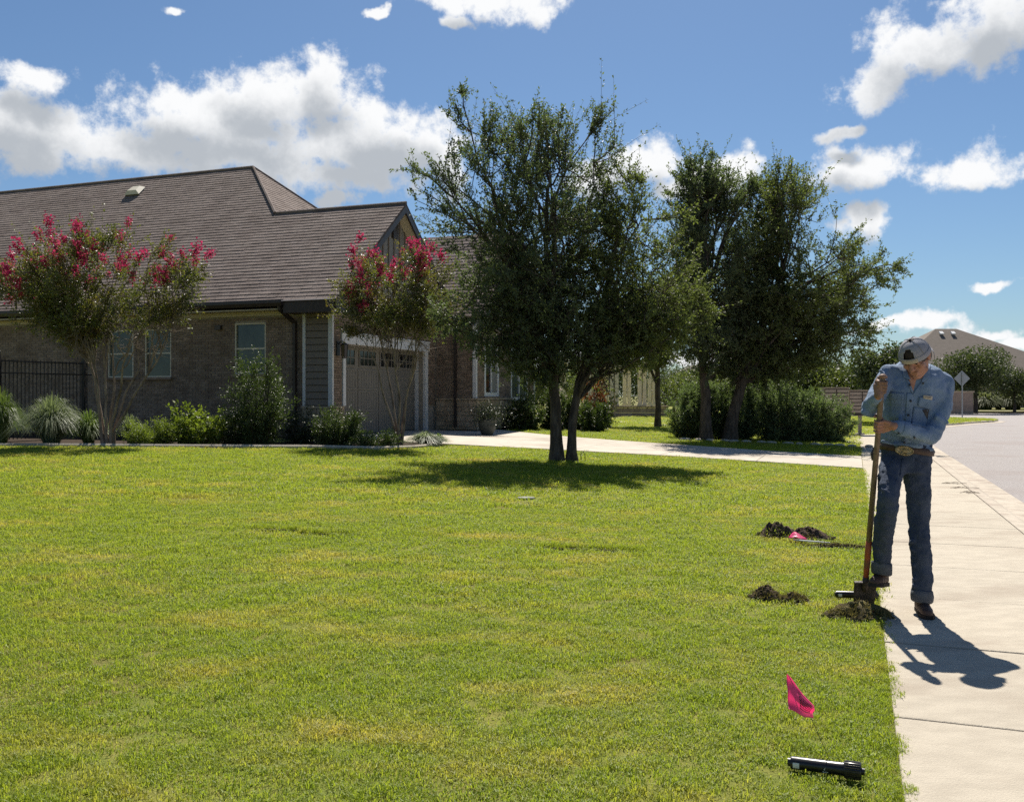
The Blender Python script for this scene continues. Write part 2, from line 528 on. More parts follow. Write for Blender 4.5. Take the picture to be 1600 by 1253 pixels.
    def build(self, name, mat, parent=None, smooth=False, bevel=0.0):
        o = link(name, self.mesh(name, mat, smooth), parent)
        if bevel:
            md = o.modifiers.new('bevel', 'BEVEL')
            md.width = bevel
            md.segments = 2
            md.limit_method = 'ANGLE'
        return o


def baked(o):
    """Replace an object's mesh by its evaluated one and drop the modifiers."""
    bpy.context.view_layer.update()
    dg = bpy.context.evaluated_depsgraph_get()
    me = bpy.data.meshes.new_from_object(o.evaluated_get(dg))
    old = o.data
    o.modifiers.clear()
    o.data = me
    bpy.data.meshes.remove(old)
    return o


def skin_over(mb, name, mat, parent, voxel, smooth=4, folds=(), factor=.5):
    """Fuse overlapping closed shapes into one continuous surface."""
    o = mb.build(name, mat, parent)
    md = o.modifiers.new('fuse', 'REMESH')
    md.mode = 'VOXEL'; md.voxel_size = voxel; md.use_smooth_shade = True
    sm = o.modifiers.new('smooth', 'SMOOTH'); sm.factor = factor; sm.iterations = smooth
    for i, (size, st) in enumerate(folds):
        tx = bpy.data.textures.new(name + '_fold', 'CLOUDS')
        tx.noise_scale = size; tx.noise_depth = 2
        dp = o.modifiers.new('fold', 'DISPLACE')
        dp.texture = tx; dp.strength = st; dp.mid_level = .5; dp.texture_coords = 'GLOBAL'
    baked(o)
    o.data.polygons.foreach_set('use_smooth', [True] * len(o.data.polygons))
    return o


def at(px, py, Y):
    """World point seen in the photograph at pixel (px, py) and distance Y (measuring aid)."""
    return Vector(((px - 800) / F * Y, Y, H + (HY - py) / F * Y))


# ------------------------------------------------------------------ lie of the land
P0 = np.array([1.40, 3.31])                    # a point on the lawn's edge along the walk
SV = np.array([.346, .938])                    # along the street
SN = np.array([-.938, .346])                   # towards the house
SVn, SNn = SV / np.linalg.norm(SV), SN / np.linalg.norm(SN)


def sa(s, a):
    p = P0 + SNn * s + SVn * a
    return float(p[0]), float(p[1])


def to_sa(x, y):
    dx, dy = np.asarray(x) - P0[0], np.asarray(y) - P0[1]
    return dx * SNn[0] + dy * SNn[1], dx * SVn[0] + dy * SVn[1]


def land(x, y):
    s, a = to_sa(x, y)
    return .028 * np.clip(s, 0, 13)


def lp(x, y, dz=0.0):
    return Vector((x, y, float(land(x, y)) + dz))


def inside(x, y, poly):
    x, y = np.asarray(x), np.asarray(y)
    r = np.zeros(x.shape, bool)
    n = len(poly)
    for i in range(n):
        x0, y0 = poly[i]
        x1, y1 = poly[(i + 1) % n]
        c = ((y0 > y) != (y1 > y)) & (x < (x1 - x0) * (y - y0) / (y1 - y0 + 1e-12) + x0)
        r ^= c
    return r


rng = np.random.default_rng(7)

# ground to the horizon
me = np_mesh('ground', [(-900, -300, -.26), (900, -300, -.26), (900, 1500, -.26), (-900, 1500, -.26)], [(0, 1, 2, 3)], MT['farground'])
tag(link('ground', me), 'wide dry grassy ground reaching to the horizon', kind='structure')

# lawn sheet with a gentle rise to the house
S = np.concatenate([np.linspace(0, 14, 57), np.linspace(15, 60, 20)])
A = np.concatenate([np.linspace(-14, 30, 111), np.linspace(31, 90, 30)])
sg, ag = np.meshgrid(S, A)
X = P0[0] + SNn[0] * sg + SVn[0] * ag
Yg = P0[1] + SNn[1] * sg + SVn[1] * ag
Z = .028 * np.clip(sg, 0, 13) - .016 + .002 * np.sin(X * 1.7 + np.sin(Yg)) * np.clip(sg, 0, 1)
nS, nA = len(S), len(A)
V = np.stack([X.ravel(), Yg.ravel(), Z.ravel()], 1)
ii, jj = np.meshgrid(np.arange(nA - 1), np.arange(nS - 1), indexing='ij')
Q = np.stack([ii * nS + jj, (ii + 1) * nS + jj, (ii + 1) * nS + jj + 1, ii * nS + jj + 1], -1).reshape(-1, 4)
tag(link('lawn', np_mesh('lawn', V, Q, MT['lawnbase'], True)), 'gently rising lawn soil and thatch under the grass', kind='structure')

# road, gutter, kerb, walk
END = 33.0
curb_path = [sa(-1.66, a) for a in np.arange(-14, END, 1.5)] + [(14.9, 36.2), (17.2, 40.2), (19.6, 44.0), (22.3, 47.8), (25.6, 51.7), (28.2, 54.4), (29.6, 56.6), (29.7, 59.0), (28.3, 61.4), (25, 64), (18, 69), (0, 82)]
road_poly = curb_path + [(0, 92), (30, 84), (80, 80), (200, 90), (200, -40), sa(-30, -14)]
mb = MB(); mb.add([(x, y, -.13) for x, y in road_poly], [tuple(range(len(road_poly)))])
road = mb.build('road', MT['asphalt'])
tag(road, 'pale sunlit asphalt street bending right beyond the man', kind='structure')


def strip(path, off0, off1, z0, z1, name, mat, parent=None):
    """Ribbon at two sideways offsets of a path, with its own heights."""
    P = np.array(path)
    T = np.gradient(P, axis=0)
    T /= np.linalg.norm(T, axis=1)[:, None]
    Nn = np.stack([T[:, 1], -T[:, 0]], 1)
    a = P + Nn * off0
    b = P + Nn * off1
    V = [(x, y, z0) for x, y in a] + [(x, y, z1) for x, y in b]
    n = len(P)
    return link(name, np_mesh(name, V, [(i, n + i, n + i + 1, i + 1) for i in range(n - 1)], mat), parent)


kerb = MB()
P = np.array(curb_path)
T = np.gradient(P, axis=0); T /= np.linalg.norm(T, axis=1)[:, None]
Nn = np.stack([T[:, 1], -T[:, 0]], 1)
prof = [(-.155, -.2), (-.155, 0.0), (-.02, -.003), (.03, -.02), (.07, -.10), (.12, -.114), (.50, -.122), (.50, -.2)]
vs = []
for o_, z_ in prof:
    for p, nn in zip(P, Nn):
        vs.append((p[0] + nn[0] * o_, p[1] + nn[1] * o_, z_))
n = len(P)
fs = [(k * n + i, (k + 1) * n + i, (k + 1) * n + i + 1, k * n + i + 1) for k in range(len(prof) - 1) for i in range(n - 1)]
kerb.add(vs, fs)
tag(kerb.build('curb', MT['curb']), 'weathered concrete kerb and gutter along the street', kind='structure')

# concrete walk in separate slabs
walk = empty('sidewalk', (*sa(-.75, 0), 0))
tag(walk, 'sunlit concrete walk of jointed slabs', kind='structure')
bpy.context.view_layer.update()
SLAB = 1.36


def slab(pts, z0, z1, name, mat, parent, bev=.012, loc=None):
    mb = MB()
    ox, oy = loc if loc else (0, 0)
    mb.hexa([(p[0] - ox, p[1] - oy, z0) for p in pts], [(p[0] - ox, p[1] - oy, (z1(p) if callable(z1) else z1)) for p in pts])
    return mb.build(name, mat, parent, bevel=bev)


wx, wy = sa(-.75, 0)
a_ = .95 - 6 * SLAB
k = 0
while a_ < 45:
    g_ = .017 if k % 4 == 2 else .006
    a1 = a_ + SLAB - g_
    c = [sa(-1.497, a_), sa(0, a_), sa(0, a1), sa(-1.497, a1)]
    slab(c[::-1], -.1, rng.normal(0, .0012), 'slab', MT['concrete'], walk, .008, (wx, wy))
    a_ += SLAB; k += 1
# soil under the joints
tag(strip([sa(0, a) for a in (-14, 46)], 0, 1.5, -.02, -.02, 'walk_bed', MT['soil']), 'dark earth showing in the joints of the walk', kind='structure')

# driveway slabs
drv_s = [0.004, 2.1, 4.2, 6.3, 8.4, 10.4, 11.28]
near_a = np.interp(drv_s, [0, 3.5, 6.5, 9, 11.3], [16.05, 16.72, 16.9, 16.95, 17.0])
far_a = np.interp(drv_s, [0, 1.3, 4.2, 7, 9, 11.3], [19.83, 19.9, 20.98, 22.0, 23.1, 25.0])
drv_poly = [sa(s_, a_) for s_, a_ in zip(drv_s, near_a)] + [sa(13.3, 17.3), sa(13.3, 25)] + [sa(s_, a_) for s_, a_ in list(zip(drv_s, far_a))[::-1]]
drv = empty('driveway', (*sa(6, 18), 0))
tag(drv, 'pale concrete driveway from the garage to the walk', kind='structure')
dx, dy = sa(6, 18)
for i in range(len(drv_s) - 1):
    s0, s1 = drv_s[i] + .005, drv_s[i + 1] - .005
    for f0, f1 in ((0, .497), (.503, 1)):
        q = [sa(s0, near_a[i] * (1 - f0) + far_a[i] * f0), sa(s0, near_a[i] * (1 - f1) + far_a[i] * f1),
             sa(s1, near_a[i + 1] * (1 - f1) + far_a[i + 1] * f1), sa(s1, near_a[i + 1] * (1 - f0) + far_a[i + 1] * f0)]
        slab(q[::-1], -.1, lambda p: float(land(*p)) + .022, 'slab', MT['drive'], drv, .008, (dx, dy))
q = [sa(11.285, 17.0), sa(11.285, 23.2), sa(13.6, 23.0), sa(13.6, 17.6)]
slab(q[::-1], -.1, lambda p: float(land(*p)) + .022, 'slab', MT['drive'], drv, .008, (dx, dy))

# mailbox pad, footpath beyond, far verge
pad = [sa(.004, 26.2), sa(.9, 27.0), sa(1.5, 31.0), sa(1.5, 33.5), sa(.004, 33.5)]
slab(pad[::-1], -.1, lambda p: float(land(*p)) + .012, 'pad', MT['drive'], None)
tag(bpy.data.objects['pad'], 'small concrete pad in front of the cluster mailboxes', kind='structure')
fp = [(3.0, 43.5), (3.5, 44.6), (6.5, 40.4), (13.2, 36.9), (13.0, 35.9), (6.0, 39.2)]
slab(fp[::-1] if False else fp, -.1, lambda p: float(land(*p)) + .012, 'path', MT['drive'], None)
tag(bpy.data.objects['path'], 'narrow pale footpath across the far grass', kind='structure')

verge = MB(); vp = [(13.0, 33.8)] + curb_path[curb_path.index((14.9, 36.2)):] + [(-30, 90), (-30, 60)]
vp2 = []
for i, p in enumerate(vp):
    vp2.append(p)
verge.add([(x, y, -.012) for x, y in [(x - .12, y) for x, y in vp2]], [tuple(range(len(vp2)))])
tag(verge.build('verge', MT['lawnbase']), 'mown grass verge on the inside of the street bend', kind='structure')
fv = MB(); fvp = [(-60, 100), (0, 92.3), (30, 84.3), (80, 80.3), (200, 90.3), (300, 300), (-200, 300)]
fv.add([(x, y, .02) for x, y in fvp], [tuple(range(len(fvp)))])
tag(fv.build('far_verge', MT['farground']), 'rough grass beyond the far kerb', kind='structure')
tag(strip([(x, y) for x, y in fvp[1:5]], -.18, .02, .0, .0, 'far_curb', MT['curb']), 'far concrete kerb across the bend', kind='structure')
tag(strip([(30, 87.3), (80, 83.3), (200, 93.3)], -1.0, .2, .03, .03, 'far_sidewalk', MT['concrete']), 'thin pale walk beyond the bend', kind='structure')

# planting bed with its edging
bed_front = [(-18, 20.4), (-13, 19.8), (-10.9, 19.68), (-9.5, 19.66), (-6.6, 19.25), (-5.4, 19.6), (-4.4, 20.0), (-2.95, 20.05), (-2.2, 20.8), (-1.72, 21.75), (-1.75, 22.2)]
bed_poly = bed_front + [(-2.6, 22.55), (-3.6, 22.9), (-4.3, 23.9), (-18, 29.2)]
mb = MB(); mb.add([(x, y, float(land(x, y)) + .012) for x, y in bed_poly], [tuple(range(len(bed_poly)))])
tag(mb.build('mulch_bed', MT['mulch']), 'dark mulched planting bed along the house', kind='structure')
ed = MB()
fine = []
for p, q in zip(bed_front, bed_front[1:]):
    for t in np.linspace(0, 1, 5)[:-1]:
        fine.append((p[0] * (1 - t) + q[0] * t, p[1] * (1 - t) + q[1] * t))
fine.append(bed_front[-1])
ed.tube([lp(x, y, .03) for x, y in fine], .05, 6)
tag(ed.build('bed_edging', MT['concrete']), 'thin pale concrete edging of the planting bed', kind='structure')


# ------------------------------------------------------------------ the house
# local axes: x towards the street, y along the street, z up from the slab
TH = R(20.25)
house = empty('house', (-4.605, 23.82, .36), -TH)
tag(house, 'single storey brown brick house with big shingled roof and street facing garage', 'house')
PITCH = .807
EAVE = 3.54
WH = 3.28                                   # wall height


def cells(u0, u1, z0, z1, holes):
    us = sorted({u0, u1, *[h[0] for h in holes], *[h[1] for h in holes]})
    zs = sorted({z0, z1, *[h[2] for h in holes], *[h[3] for h in holes]})
    for a, b in zip(us, us[1:]):
        for c, d in zip(zs, zs[1:]):
            m, n_ = (a + b) / 2, (c + d) / 2
            if a >= u0 and b <= u1 and not any(h[0] < m < h[1] and h[2] < n_ < h[3] for h in holes):
                yield a, b, c, d


# windows of the wall that faces the lawn: x0, x1, z0, z1
WIN = [(-7.36, -6.46, 1.60, 2.93), (-6.05, -5.15, 1.60, 2.93), (-3.04, -2.06, 1.66, 3.02)]
wall = MB()
for a, b, c, d in cells(-32, -.9, 0, WH, WIN):
    wall.box(a, b, .06, .22, c, d)
wall.box(-32, -31.8, .22, 13, 0, WH); wall.box(-32, -.68, 12.8, 13, 0, WH)
wall.box(-.88, -.68, 6.3, 13, 0, WH)
wall.build('wall', MT['mortar'], house)

brick_cache = {}


def brick_mesh(L, mat=None):
    key = round(L, 3)
    if key not in brick_cache:
        brick_cache[key] = MB().box(0, L, 0, .055, 0, .057).mesh('brick', MT['brick'])
    return brick_cache[key]


def lay_bricks(parent, O, ux, u0, u1, z0, z1, holes, n_single, reverse=True, course=.067, L=.203, mat='brick'):
    """Running bond on the plane through O along unit vector ux; outward is ux x z."""
    ux = Vector(ux)
    outw = ux.cross(Vector((0, 0, 1)))
    rest = MB()
    rows = int((z1 - z0) / course)
    lst = []
    for r in range(rows):
        z = z0 + r * course + .005
        u = u0 - (L + .01) * (.5 if r % 2 else 0)
        while u < u1:
            a, b = max(u, u0), min(u + L, u1)
            for h in holes:
                if z + .05 > h[2] - .01 and z < h[3] + .01:
                    if a < h[0] and b > h[0]: b = h[0] - .004
                    elif a < h[1] and b > h[1]: a = h[1] + .004
                    elif a >= h[0] and b <= h[1]: b = a
            if b - a > .03:
                lst.append((a, b, z))
            u += L + .01
    lst.sort(key=lambda t: -t[0] if reverse else t[0])
    rot = Matrix(((ux.x, -outw.x, 0), (ux.y, -outw.y, 0), (0, 0, 1))).to_4x4()
    for i, (a, b, z) in enumerate(lst):
        p = Vector(O) + ux * a + outw * rng.uniform(-.004, .004)
        if i < n_single:
            o = link('brick', brick_mesh(round((b - a) / .0065) * .0065), parent)
            o.matrix_local = Matrix.Translation(p + Vector((0, 0, z))) @ rot
        else:
            q = p - outw * .055
            e = ux * (b - a)
            rest.hexa([p + Vector((0, 0, z)), p + e + Vector((0, 0, z)), q + e + Vector((0, 0, z)), q + Vector((0, 0, z))],
                      [p + Vector((0, 0, z + .057)), p + e + Vector((0, 0, z + .057)), q + e + Vector((0, 0, z + .057)), q + Vector((0, 0, z + .057))])
    if rest.v:
        tag(rest.build('brick_courses', MT[mat], parent), kind='stuff')


lay_bricks(house, (0, .04, 0), (1, 0, 0), -15.5, -.92, .0, WH - .08, WIN, 200)


def window(parent, O, ux, u0, u1, z0, z1, depth=.09, rail=None, mat='white', fw=.05, glass='glass', mull=()):
    """Frame, pane(s) and sill set into an opening."""
    ux = Vector(ux); outw = ux.cross(Vector((0, 0, 1))); O = Vector(O)

    def P(u, d, z):
        return O + ux * u - outw * d + Vector((0, 0, z))

    def bx(m, a, b, d0, d1, c, d):
        m.hexa([P(a, d0, c), P(b, d0, c), P(b, d1, c), P(a, d1, c)], [P(a, d0, d), P(b, d0, d), P(b, d1, d), P(a, d1, d)])
    f = MB()
    bx(f, u0, u0 + fw, depth - .05, depth + .03, z0, z1); bx(f, u1 - fw, u1, depth - .05, depth + .03, z0, z1)
    bx(f, u0 + fw, u1 - fw, depth - .05, depth + .03, z0, z0 + fw); bx(f, u0 + fw, u1 - fw, depth - .05, depth + .03, z1 - fw, z1)
    if rail:
        bx(f, u0 + fw, u1 - fw, depth - .035, depth + .02, rail - .022, rail + .022)
    for m_ in mull:
        bx(f, m_ - .03, m_ + .03, depth - .045, depth + .025, z0 + fw, z1 - fw)
    wnd = f.build('window', MT[mat], parent)
    g_ = MB(); bx(g_, u0 + fw, u1 - fw, depth, depth + .012, z0 + fw, z1 - fw)
    g_.build('pane', MT[glass], wnd)
    s_ = MB(); bx(s_, u0 - .06, u1 + .06, -.055, depth - .051, z0 - .07, z0 - .002)
    s_.build('sill', MT['brick'], wnd)
    return wnd


for (a, b, c, d) in WIN:
    window(house, (0, 0, 0), (1, 0, 0), a, b, c, d, .1, rail=(c + d) / 2, mat='cream', fw=.035)

# siding bay beside the garage corner, stone foot
MB().box(-.9, -.02, .04, .2, .82, WH).box(-.9, 0, .045, .2, 0, .82).build('wall', MT['darktrim'], house)  # dark backing colour stands in for shadow lines under the boards
zz = .84
while zz < WH - .05:
    bd = MB()
    bd.hexa([(-.80, -.008, zz), (-.125, -.008, zz), (-.125, .0385, zz), (-.80, .0385, zz)],
            [(-.80, .02, zz + .158), (-.125, .02, zz + .158), (-.125, .0385, zz + .158), (-.80, .0385, zz + .158)])
    bd.build('siding_board', MT['siding'], house)
    zz += .175
MB().box(-.12, 0.006, -.02, .05, .82, WH).build('corner_board', MT['white'], house)
MB().box(-.89, -.805, -.015, .05, .82, WH).build('corner_board', MT['white'], house)


def stones(parent, O, ux, u0, u1, z0, z1, hh=.16, ll=.36, depth=.06):
    ux = Vector(ux); outw = ux.cross(Vector((0, 0, 1))); O = Vector(O)
    z = z0
    r = 0
    while z < z1 - .03:
        u = u0
        h_ = min(hh * (1 + .25 * ((r * 7) % 3 - 1)), z1 - z)
        while u < u1 - .02:
            L = min(ll * (.7 + .6 * rng.random()), u1 - u)
            pr = rng.uniform(0, .012)
            m = MB()
            a, b = O + ux * (u + .006) + outw * pr, O + ux * (u + L - .006) + outw * pr
            bk = -outw * (depth + pr)
            up0, up1 = Vector((0, 0, z + .006)), Vector((0, 0, z + h_ - .006))
            m.hexa([a + up0, b + up0, b + bk + up0, a + bk + up0], [a + up1, b + up1, b + bk + up1, a + bk + up1])
            m.build('stone', MT['stone'], parent)
            u += L
        z += h_
        r += 1


stones(house, (0, -.02, 0), (1, 0, 0), -.90, .02, 0, .76)
MB().box(-.92, .06, -.05, .06, .762, .818).build('stone_cap', MT['stone'], house)

# garage front (plane x = 0)
DOOR = (.62, 5.42, 0, 2.44)
w_ = MB()
for a, b, c, d in cells(.05, 6.21, 0, WH, [DOOR]):
    w_.box(-.2, -.05, a, b, c, d)
w_.build('wall', MT['mortar'], house)
lay_bricks(house, (0, 0, 0), (0, 1, 0), .06, 6.2, .80, 3.25, [(.46, 5.62, 0, 2.74)], 40, reverse=False)
stones(house, (.02, 0, 0), (0, 1, 0), .0, .5, 0, .76, depth=.07)
MB().box(-.02, .06, -.045, .5, .762, .818).build('stone_cap', MT['stone'], house)
MB().box(-.04, .05, .40, 5.70, 2.45, 2.72).build('door_header', MT['white'], house)
MB().box(-.05, .07, .38, 5.72, 2.725, 2.765).build('door_header_cap', MT['white'], house)
MB().box(-.30, .03, .48, .618, .82, 2.448).build('door_jamb', MT['white'], house)
MB().box(-.34, .035, 5.422, 5.62, 0, 2.448).build('door_jamb', MT['white'], house)
MB().box(-.34, -.06, .62, 5.42, 2.4405, 2.449).build('door_soffit', MT['white'], house)
MB().box(-.30, -.02, .50, .618, 0, .76).build('door_jamb', MT['stone'], house)

gd = link('garage_door', MB().box(-.38, -.335, .62, 5.42, .01, 2.43).mesh('garage_door', MT['garage']), house)
MB().box(-.342, -.30, .64, 5.40, .0, .03).build('bottom_seal', MT['blackplastic'], gd)
cw = (5.42 - .62) / 4
for i in range(4):
    y0 = .62 + i * cw
    for r, (z0, z1) in enumerate(((.05, .62), (.65, 1.22), (1.25, 1.82))):
        pn = MB()                                    # raised panel border with tongue and groove boards
        pn.box(-.335, -.318, y0 + .05, y0 + cw - .05, z0, z0 + .05); pn.box(-.335, -.318, y0 + .05, y0 + cw - .05, z1 - .05, z1)
        pn.box(-.335, -.318, y0 + .05, y0 + .11, z0 + .05, z1 - .05); pn.box(-.335, -.318, y0 + cw - .11, y0 + cw - .05, z0 + .05, z1 - .05)
        nb = 7
        bw = (cw - .22) / nb
        for j in range(nb):
            pn.box(-.335, -.327, y0 + .11 + j * bw + .006, y0 + .11 + (j + 1) * bw - .006, z0 + .052, z1 - .052)
        pn.build('door_panel', MT['garage'], gd)
    fr = MB()
    z0, z1 = 1.88, 2.38
    ya, yb = y0 + .10, y0 + cw - .10
    fr.box(-.335, -.312, ya, yb, z0, z0 + .05); fr.box(-.335, -.312, ya, yb, z1 - .05, z1)
    fr.box(-.335, -.312, ya, ya + .05, z0 + .05, z1 - .05); fr.box(-.335, -.312, yb - .05, yb, z0 + .05, z1 - .05)
    for j in (1, 2, 3):
        yy = ya + .05 + (yb - ya - .1) * j / 4
        fr.box(-.335, -.315, yy - .012, yy + .012, z0 + .05, z1 - .05)
    fr.box(-.335, -.3155, ya + .05, yb - .05, (z0 + z1) / 2 - .012, (z0 + z1) / 2 + .012)
    fr.build('window_frame', MT['garage'], gd)
    for j in range(4):
        for h2 in range(2):
            y_a = ya + .05 + (yb - ya - .1) * j / 4 + .012
            y_b = ya + .05 + (yb - ya - .1) * (j + 1) / 4 - .012
            zc = (z0 + z1) / 2
            za, zb = (z0 + .05, zc - .012) if h2 == 0 else (zc + .012, z1 - .05)
            MB().box(-.332, -.326, y_a, y_b, za, zb).build('pane', MT['darkglass'], gd)

# coach lantern on the garage pier
ln = link('wall_lantern', MB().box(.0, .025, .17, .33, 2.12, 2.5).mesh('wall_lantern', MT['blackmetal']), house)
MB().tube([(.02, .25, 2.42), (.12, .25, 2.5), (.2, .25, 2.46)], .014, 6).build('arm', MT['blackmetal'], ln)
lm = MB().loft([((.2, .25, 2.40), (.13, 0, 0), (0, .13, 0)), ((.2, .25, 2.46), (.03, 0, 0), (0, .03, 0))], 6)
lm.loft([((.2, .25, 2.05), (.075, 0, 0), (0, .075, 0)), ((.2, .25, 2.08), (.085, 0, 0), (0, .085, 0))], 6)
for k in range(6):
    a = k * math.pi / 3
    lm.tube([(.2 + .08 * math.cos(a), .25 + .08 * math.sin(a), 2.08), (.2 + .11 * math.cos(a), .25 + .11 * math.sin(a), 2.4)], .008, 4)
lm.build('lantern_cage', MT['blackmetal'], ln)
MB().loft([((.2, .25, 2.085), (.07, 0, 0), (0, .07, 0)), ((.2, .25, 2.395), (.1, 0, 0), (0, .1, 0))], 6).build('lantern_glass', MT['darkglass'], ln)

# gable over the garage: boards and battens
GP = 3.41                                   # gable centre along y
GR = 6.655                                  # garage ridge height


def rake_z(y):
    return GR - PITCH * abs(y - GP)


gb = MB()
gb.hexa([(-.12, -.05, WH), (-.12, 6.87, WH), (-.12, GP, GR - .12)], [(-.02, -.05, WH), (-.02, 6.87, WH), (-.02, GP, GR - .12)])
gb.build('gable_wall', MT['batten'], house)
y = .35
while y < 6.6:
    MB().box(-.02, .012, y - .025, y + .025, WH + .03, rake_z(y) - .18).build('batten', MT['siding'], house)
    y += .34
MB().box(-.02, .05, .0, 6.8, WH - .03, WH + .028).build('gable_ledge', MT['darktrim'], house)
MB().box(-.02, .055, GP - .14, GP + .14, GR - 1.0, GR - .42).build('gable_bracket', MT['darktrim'], house)
# rakes and soffits
for sgn, y0 in ((-1, -.46), (1, 7.28)):
    a, b = Vector((.36, y0, EAVE - .13)), Vector((.36, GP, GR - .13))
    rk = MB().hexa([(.33, y0, EAVE - .27), (.385, y0, EAVE - .27), (.385, y0, EAVE + .0), (.33, y0, EAVE + .0)],
                   [(.33, GP, GR - .27), (.385, GP, GR - .27), (.385, GP, GR + .0), (.33, GP, GR + .0)])
    rk.build('rake_board', MT['darktrim'], house)
    so = MB().hexa([(-.02, y0, EAVE - .18), (.33, y0, EAVE - .18), (.33, y0, EAVE - .15), (-.02, y0, EAVE - .15)],
                   [(-.02, GP, GR - .18), (.33, GP, GR - .18), (.33, GP, GR - .15), (-.02, GP, GR - .15)])
    so.build('soffit', MT['soffit'], house)
# boxed return at the eave corner
MB().box(-1.15, .34, -.50, -.02, 3.20, 3.50).build('boxed_return', MT['darktrim'], house)
MB().hexa([(-1.2, -.56, 3.50), (.39, -.56, 3.50), (.39, -.02, 3.50), (-1.2, -.02, 3.50)],
          [(-1.2, -.50, 3.53), (.39, -.50, 3.53), (.39, -.02, 3.66), (-1.2, -.02, 3.66)]).build('return_flashing', MT['darktrim'], house)

# eave along the lawn side
MB().box(-32, -1.16, -.44, .06, WH + .02, WH + .05).build('soffit', MT['soffit'], house)
MB().box(-32, -1.16, -.02, .045, WH - .09, WH + .02).build('frieze_board', MT['soffit'], house)
gt = MB()
gp = [(-.45, 3.56), (-.45, 3.38), (-.54, 3.38), (-.58, 3.46), (-.58, 3.52), (-.56, 3.52), (-.56, 3.46), (-.53, 3.40), (-.47, 3.40), (-.47, 3.56)]
gt.add([(x, y_, z) for x in (-32, -1.17) for y_, z in gp], [(i, (i + 1) % 10, 10 + (i + 1) % 10, 10 + i) for i in range(10)] + [tuple(range(10)), tuple(range(19, 9, -1))])
gt.build('gutter', MT['darktrim'], house)
ds = MB()
for a, b in (((-1.25, -.52, 3.38), (-1.25, -.50, 3.28)), ((-1.25, -.50, 3.30), (-1.09, -.06, 2.98)), ((-1.09, -.065, 3.02), (-1.09, -.065, .18)), ((-1.09, -.06, .2), (-1.09, -.24, .06))):
    ds.bar(a, b, .10, .075, (1, 0, 0))
ds.build('downspout', MT['darktrim'], house)
MB().box(-3.62, -3.44, -.05, .03, 2.86, 2.98).build('wall_vent', MT['darktrim'], house)

# wing to the right of the garage
wg = MB()
WF = (6.95, 8.25, 1.06, 2.75); WF2 = (9.40, 11.15, .92, 2.85)
for a, b, c, d in cells(-.2, 1.38, 0, 3.3, []):
    wg.box(a, b, 6.27, 6.45, c, d)
for a, b, c, d in cells(6.27, 11.9, 0, 3.3, [WF, WF2]):
    wg.box(1.2, 1.37, a, b, c, d)
wg.box(-.68, 1.2, 11.75, 11.9, 0, 3.3)
wg.build('wall', MT['mortar'], house)
lay_bricks(house, (0, 6.23, 0), (1, 0, 0), .04, 1.28, 1.02, 3.3, [], 30)
stones(house, (0, 6.215, 0), (1, 0, 0), .03, 1.45, 0, .95, .155, .34)
MB().box(.02, 1.49, 6.17, 6.28, .952, 1.008).build('stone_cap', MT['stone'], house)
MB().box(1.30, 1.42, 6.20, 6.30, 1.01, 3.3).build('corner_board', MT['white'], house)
stones(house, (1.44, 6.2, 0), (0, 1, 0), .02, 3.1, 0, .95, .155, .34)
MB().box(1.36, 1.49, 6.282, 9.35, .952, 1.008).build('stone_cap', MT['stone'], house)
lay_bricks(house, (1.40, 0, 0), (0, 1, 0), 6.32, 11.8, 1.02, 3.3, [WF, WF2], 30, reverse=False)
stones(house, (1.42, 9.35, 0), (0, 1, 0), .0, 2.5, 0, .82, .155, .34)
MB().box(1.30, 1.43, 11.80, 11.92, 0, 3.3).build('corner_board', MT['white'], house)
window(house, (1.40, 0, 0), (0, 1, 0), *WF, depth=.05, mat='white', fw=.13, glass='darkglass', mull=(7.6,))
MB().box(1.36, 1.372, 7.62, 8.11, 1.2, 2.6).build('window_blind', MT['batten'], house)
window(house, (1.40, 0, 0), (0, 1, 0), *WF2, depth=.05, mat='white', fw=.11, glass='glass', rail=1.78, mull=(10.28,))
ds = MB(); ds.bar((.72, 6.17, 3.3), (.72, 6.17, .1), .10, .075, (1, 0, 0)); ds.build('downspout', MT['darktrim'], house)


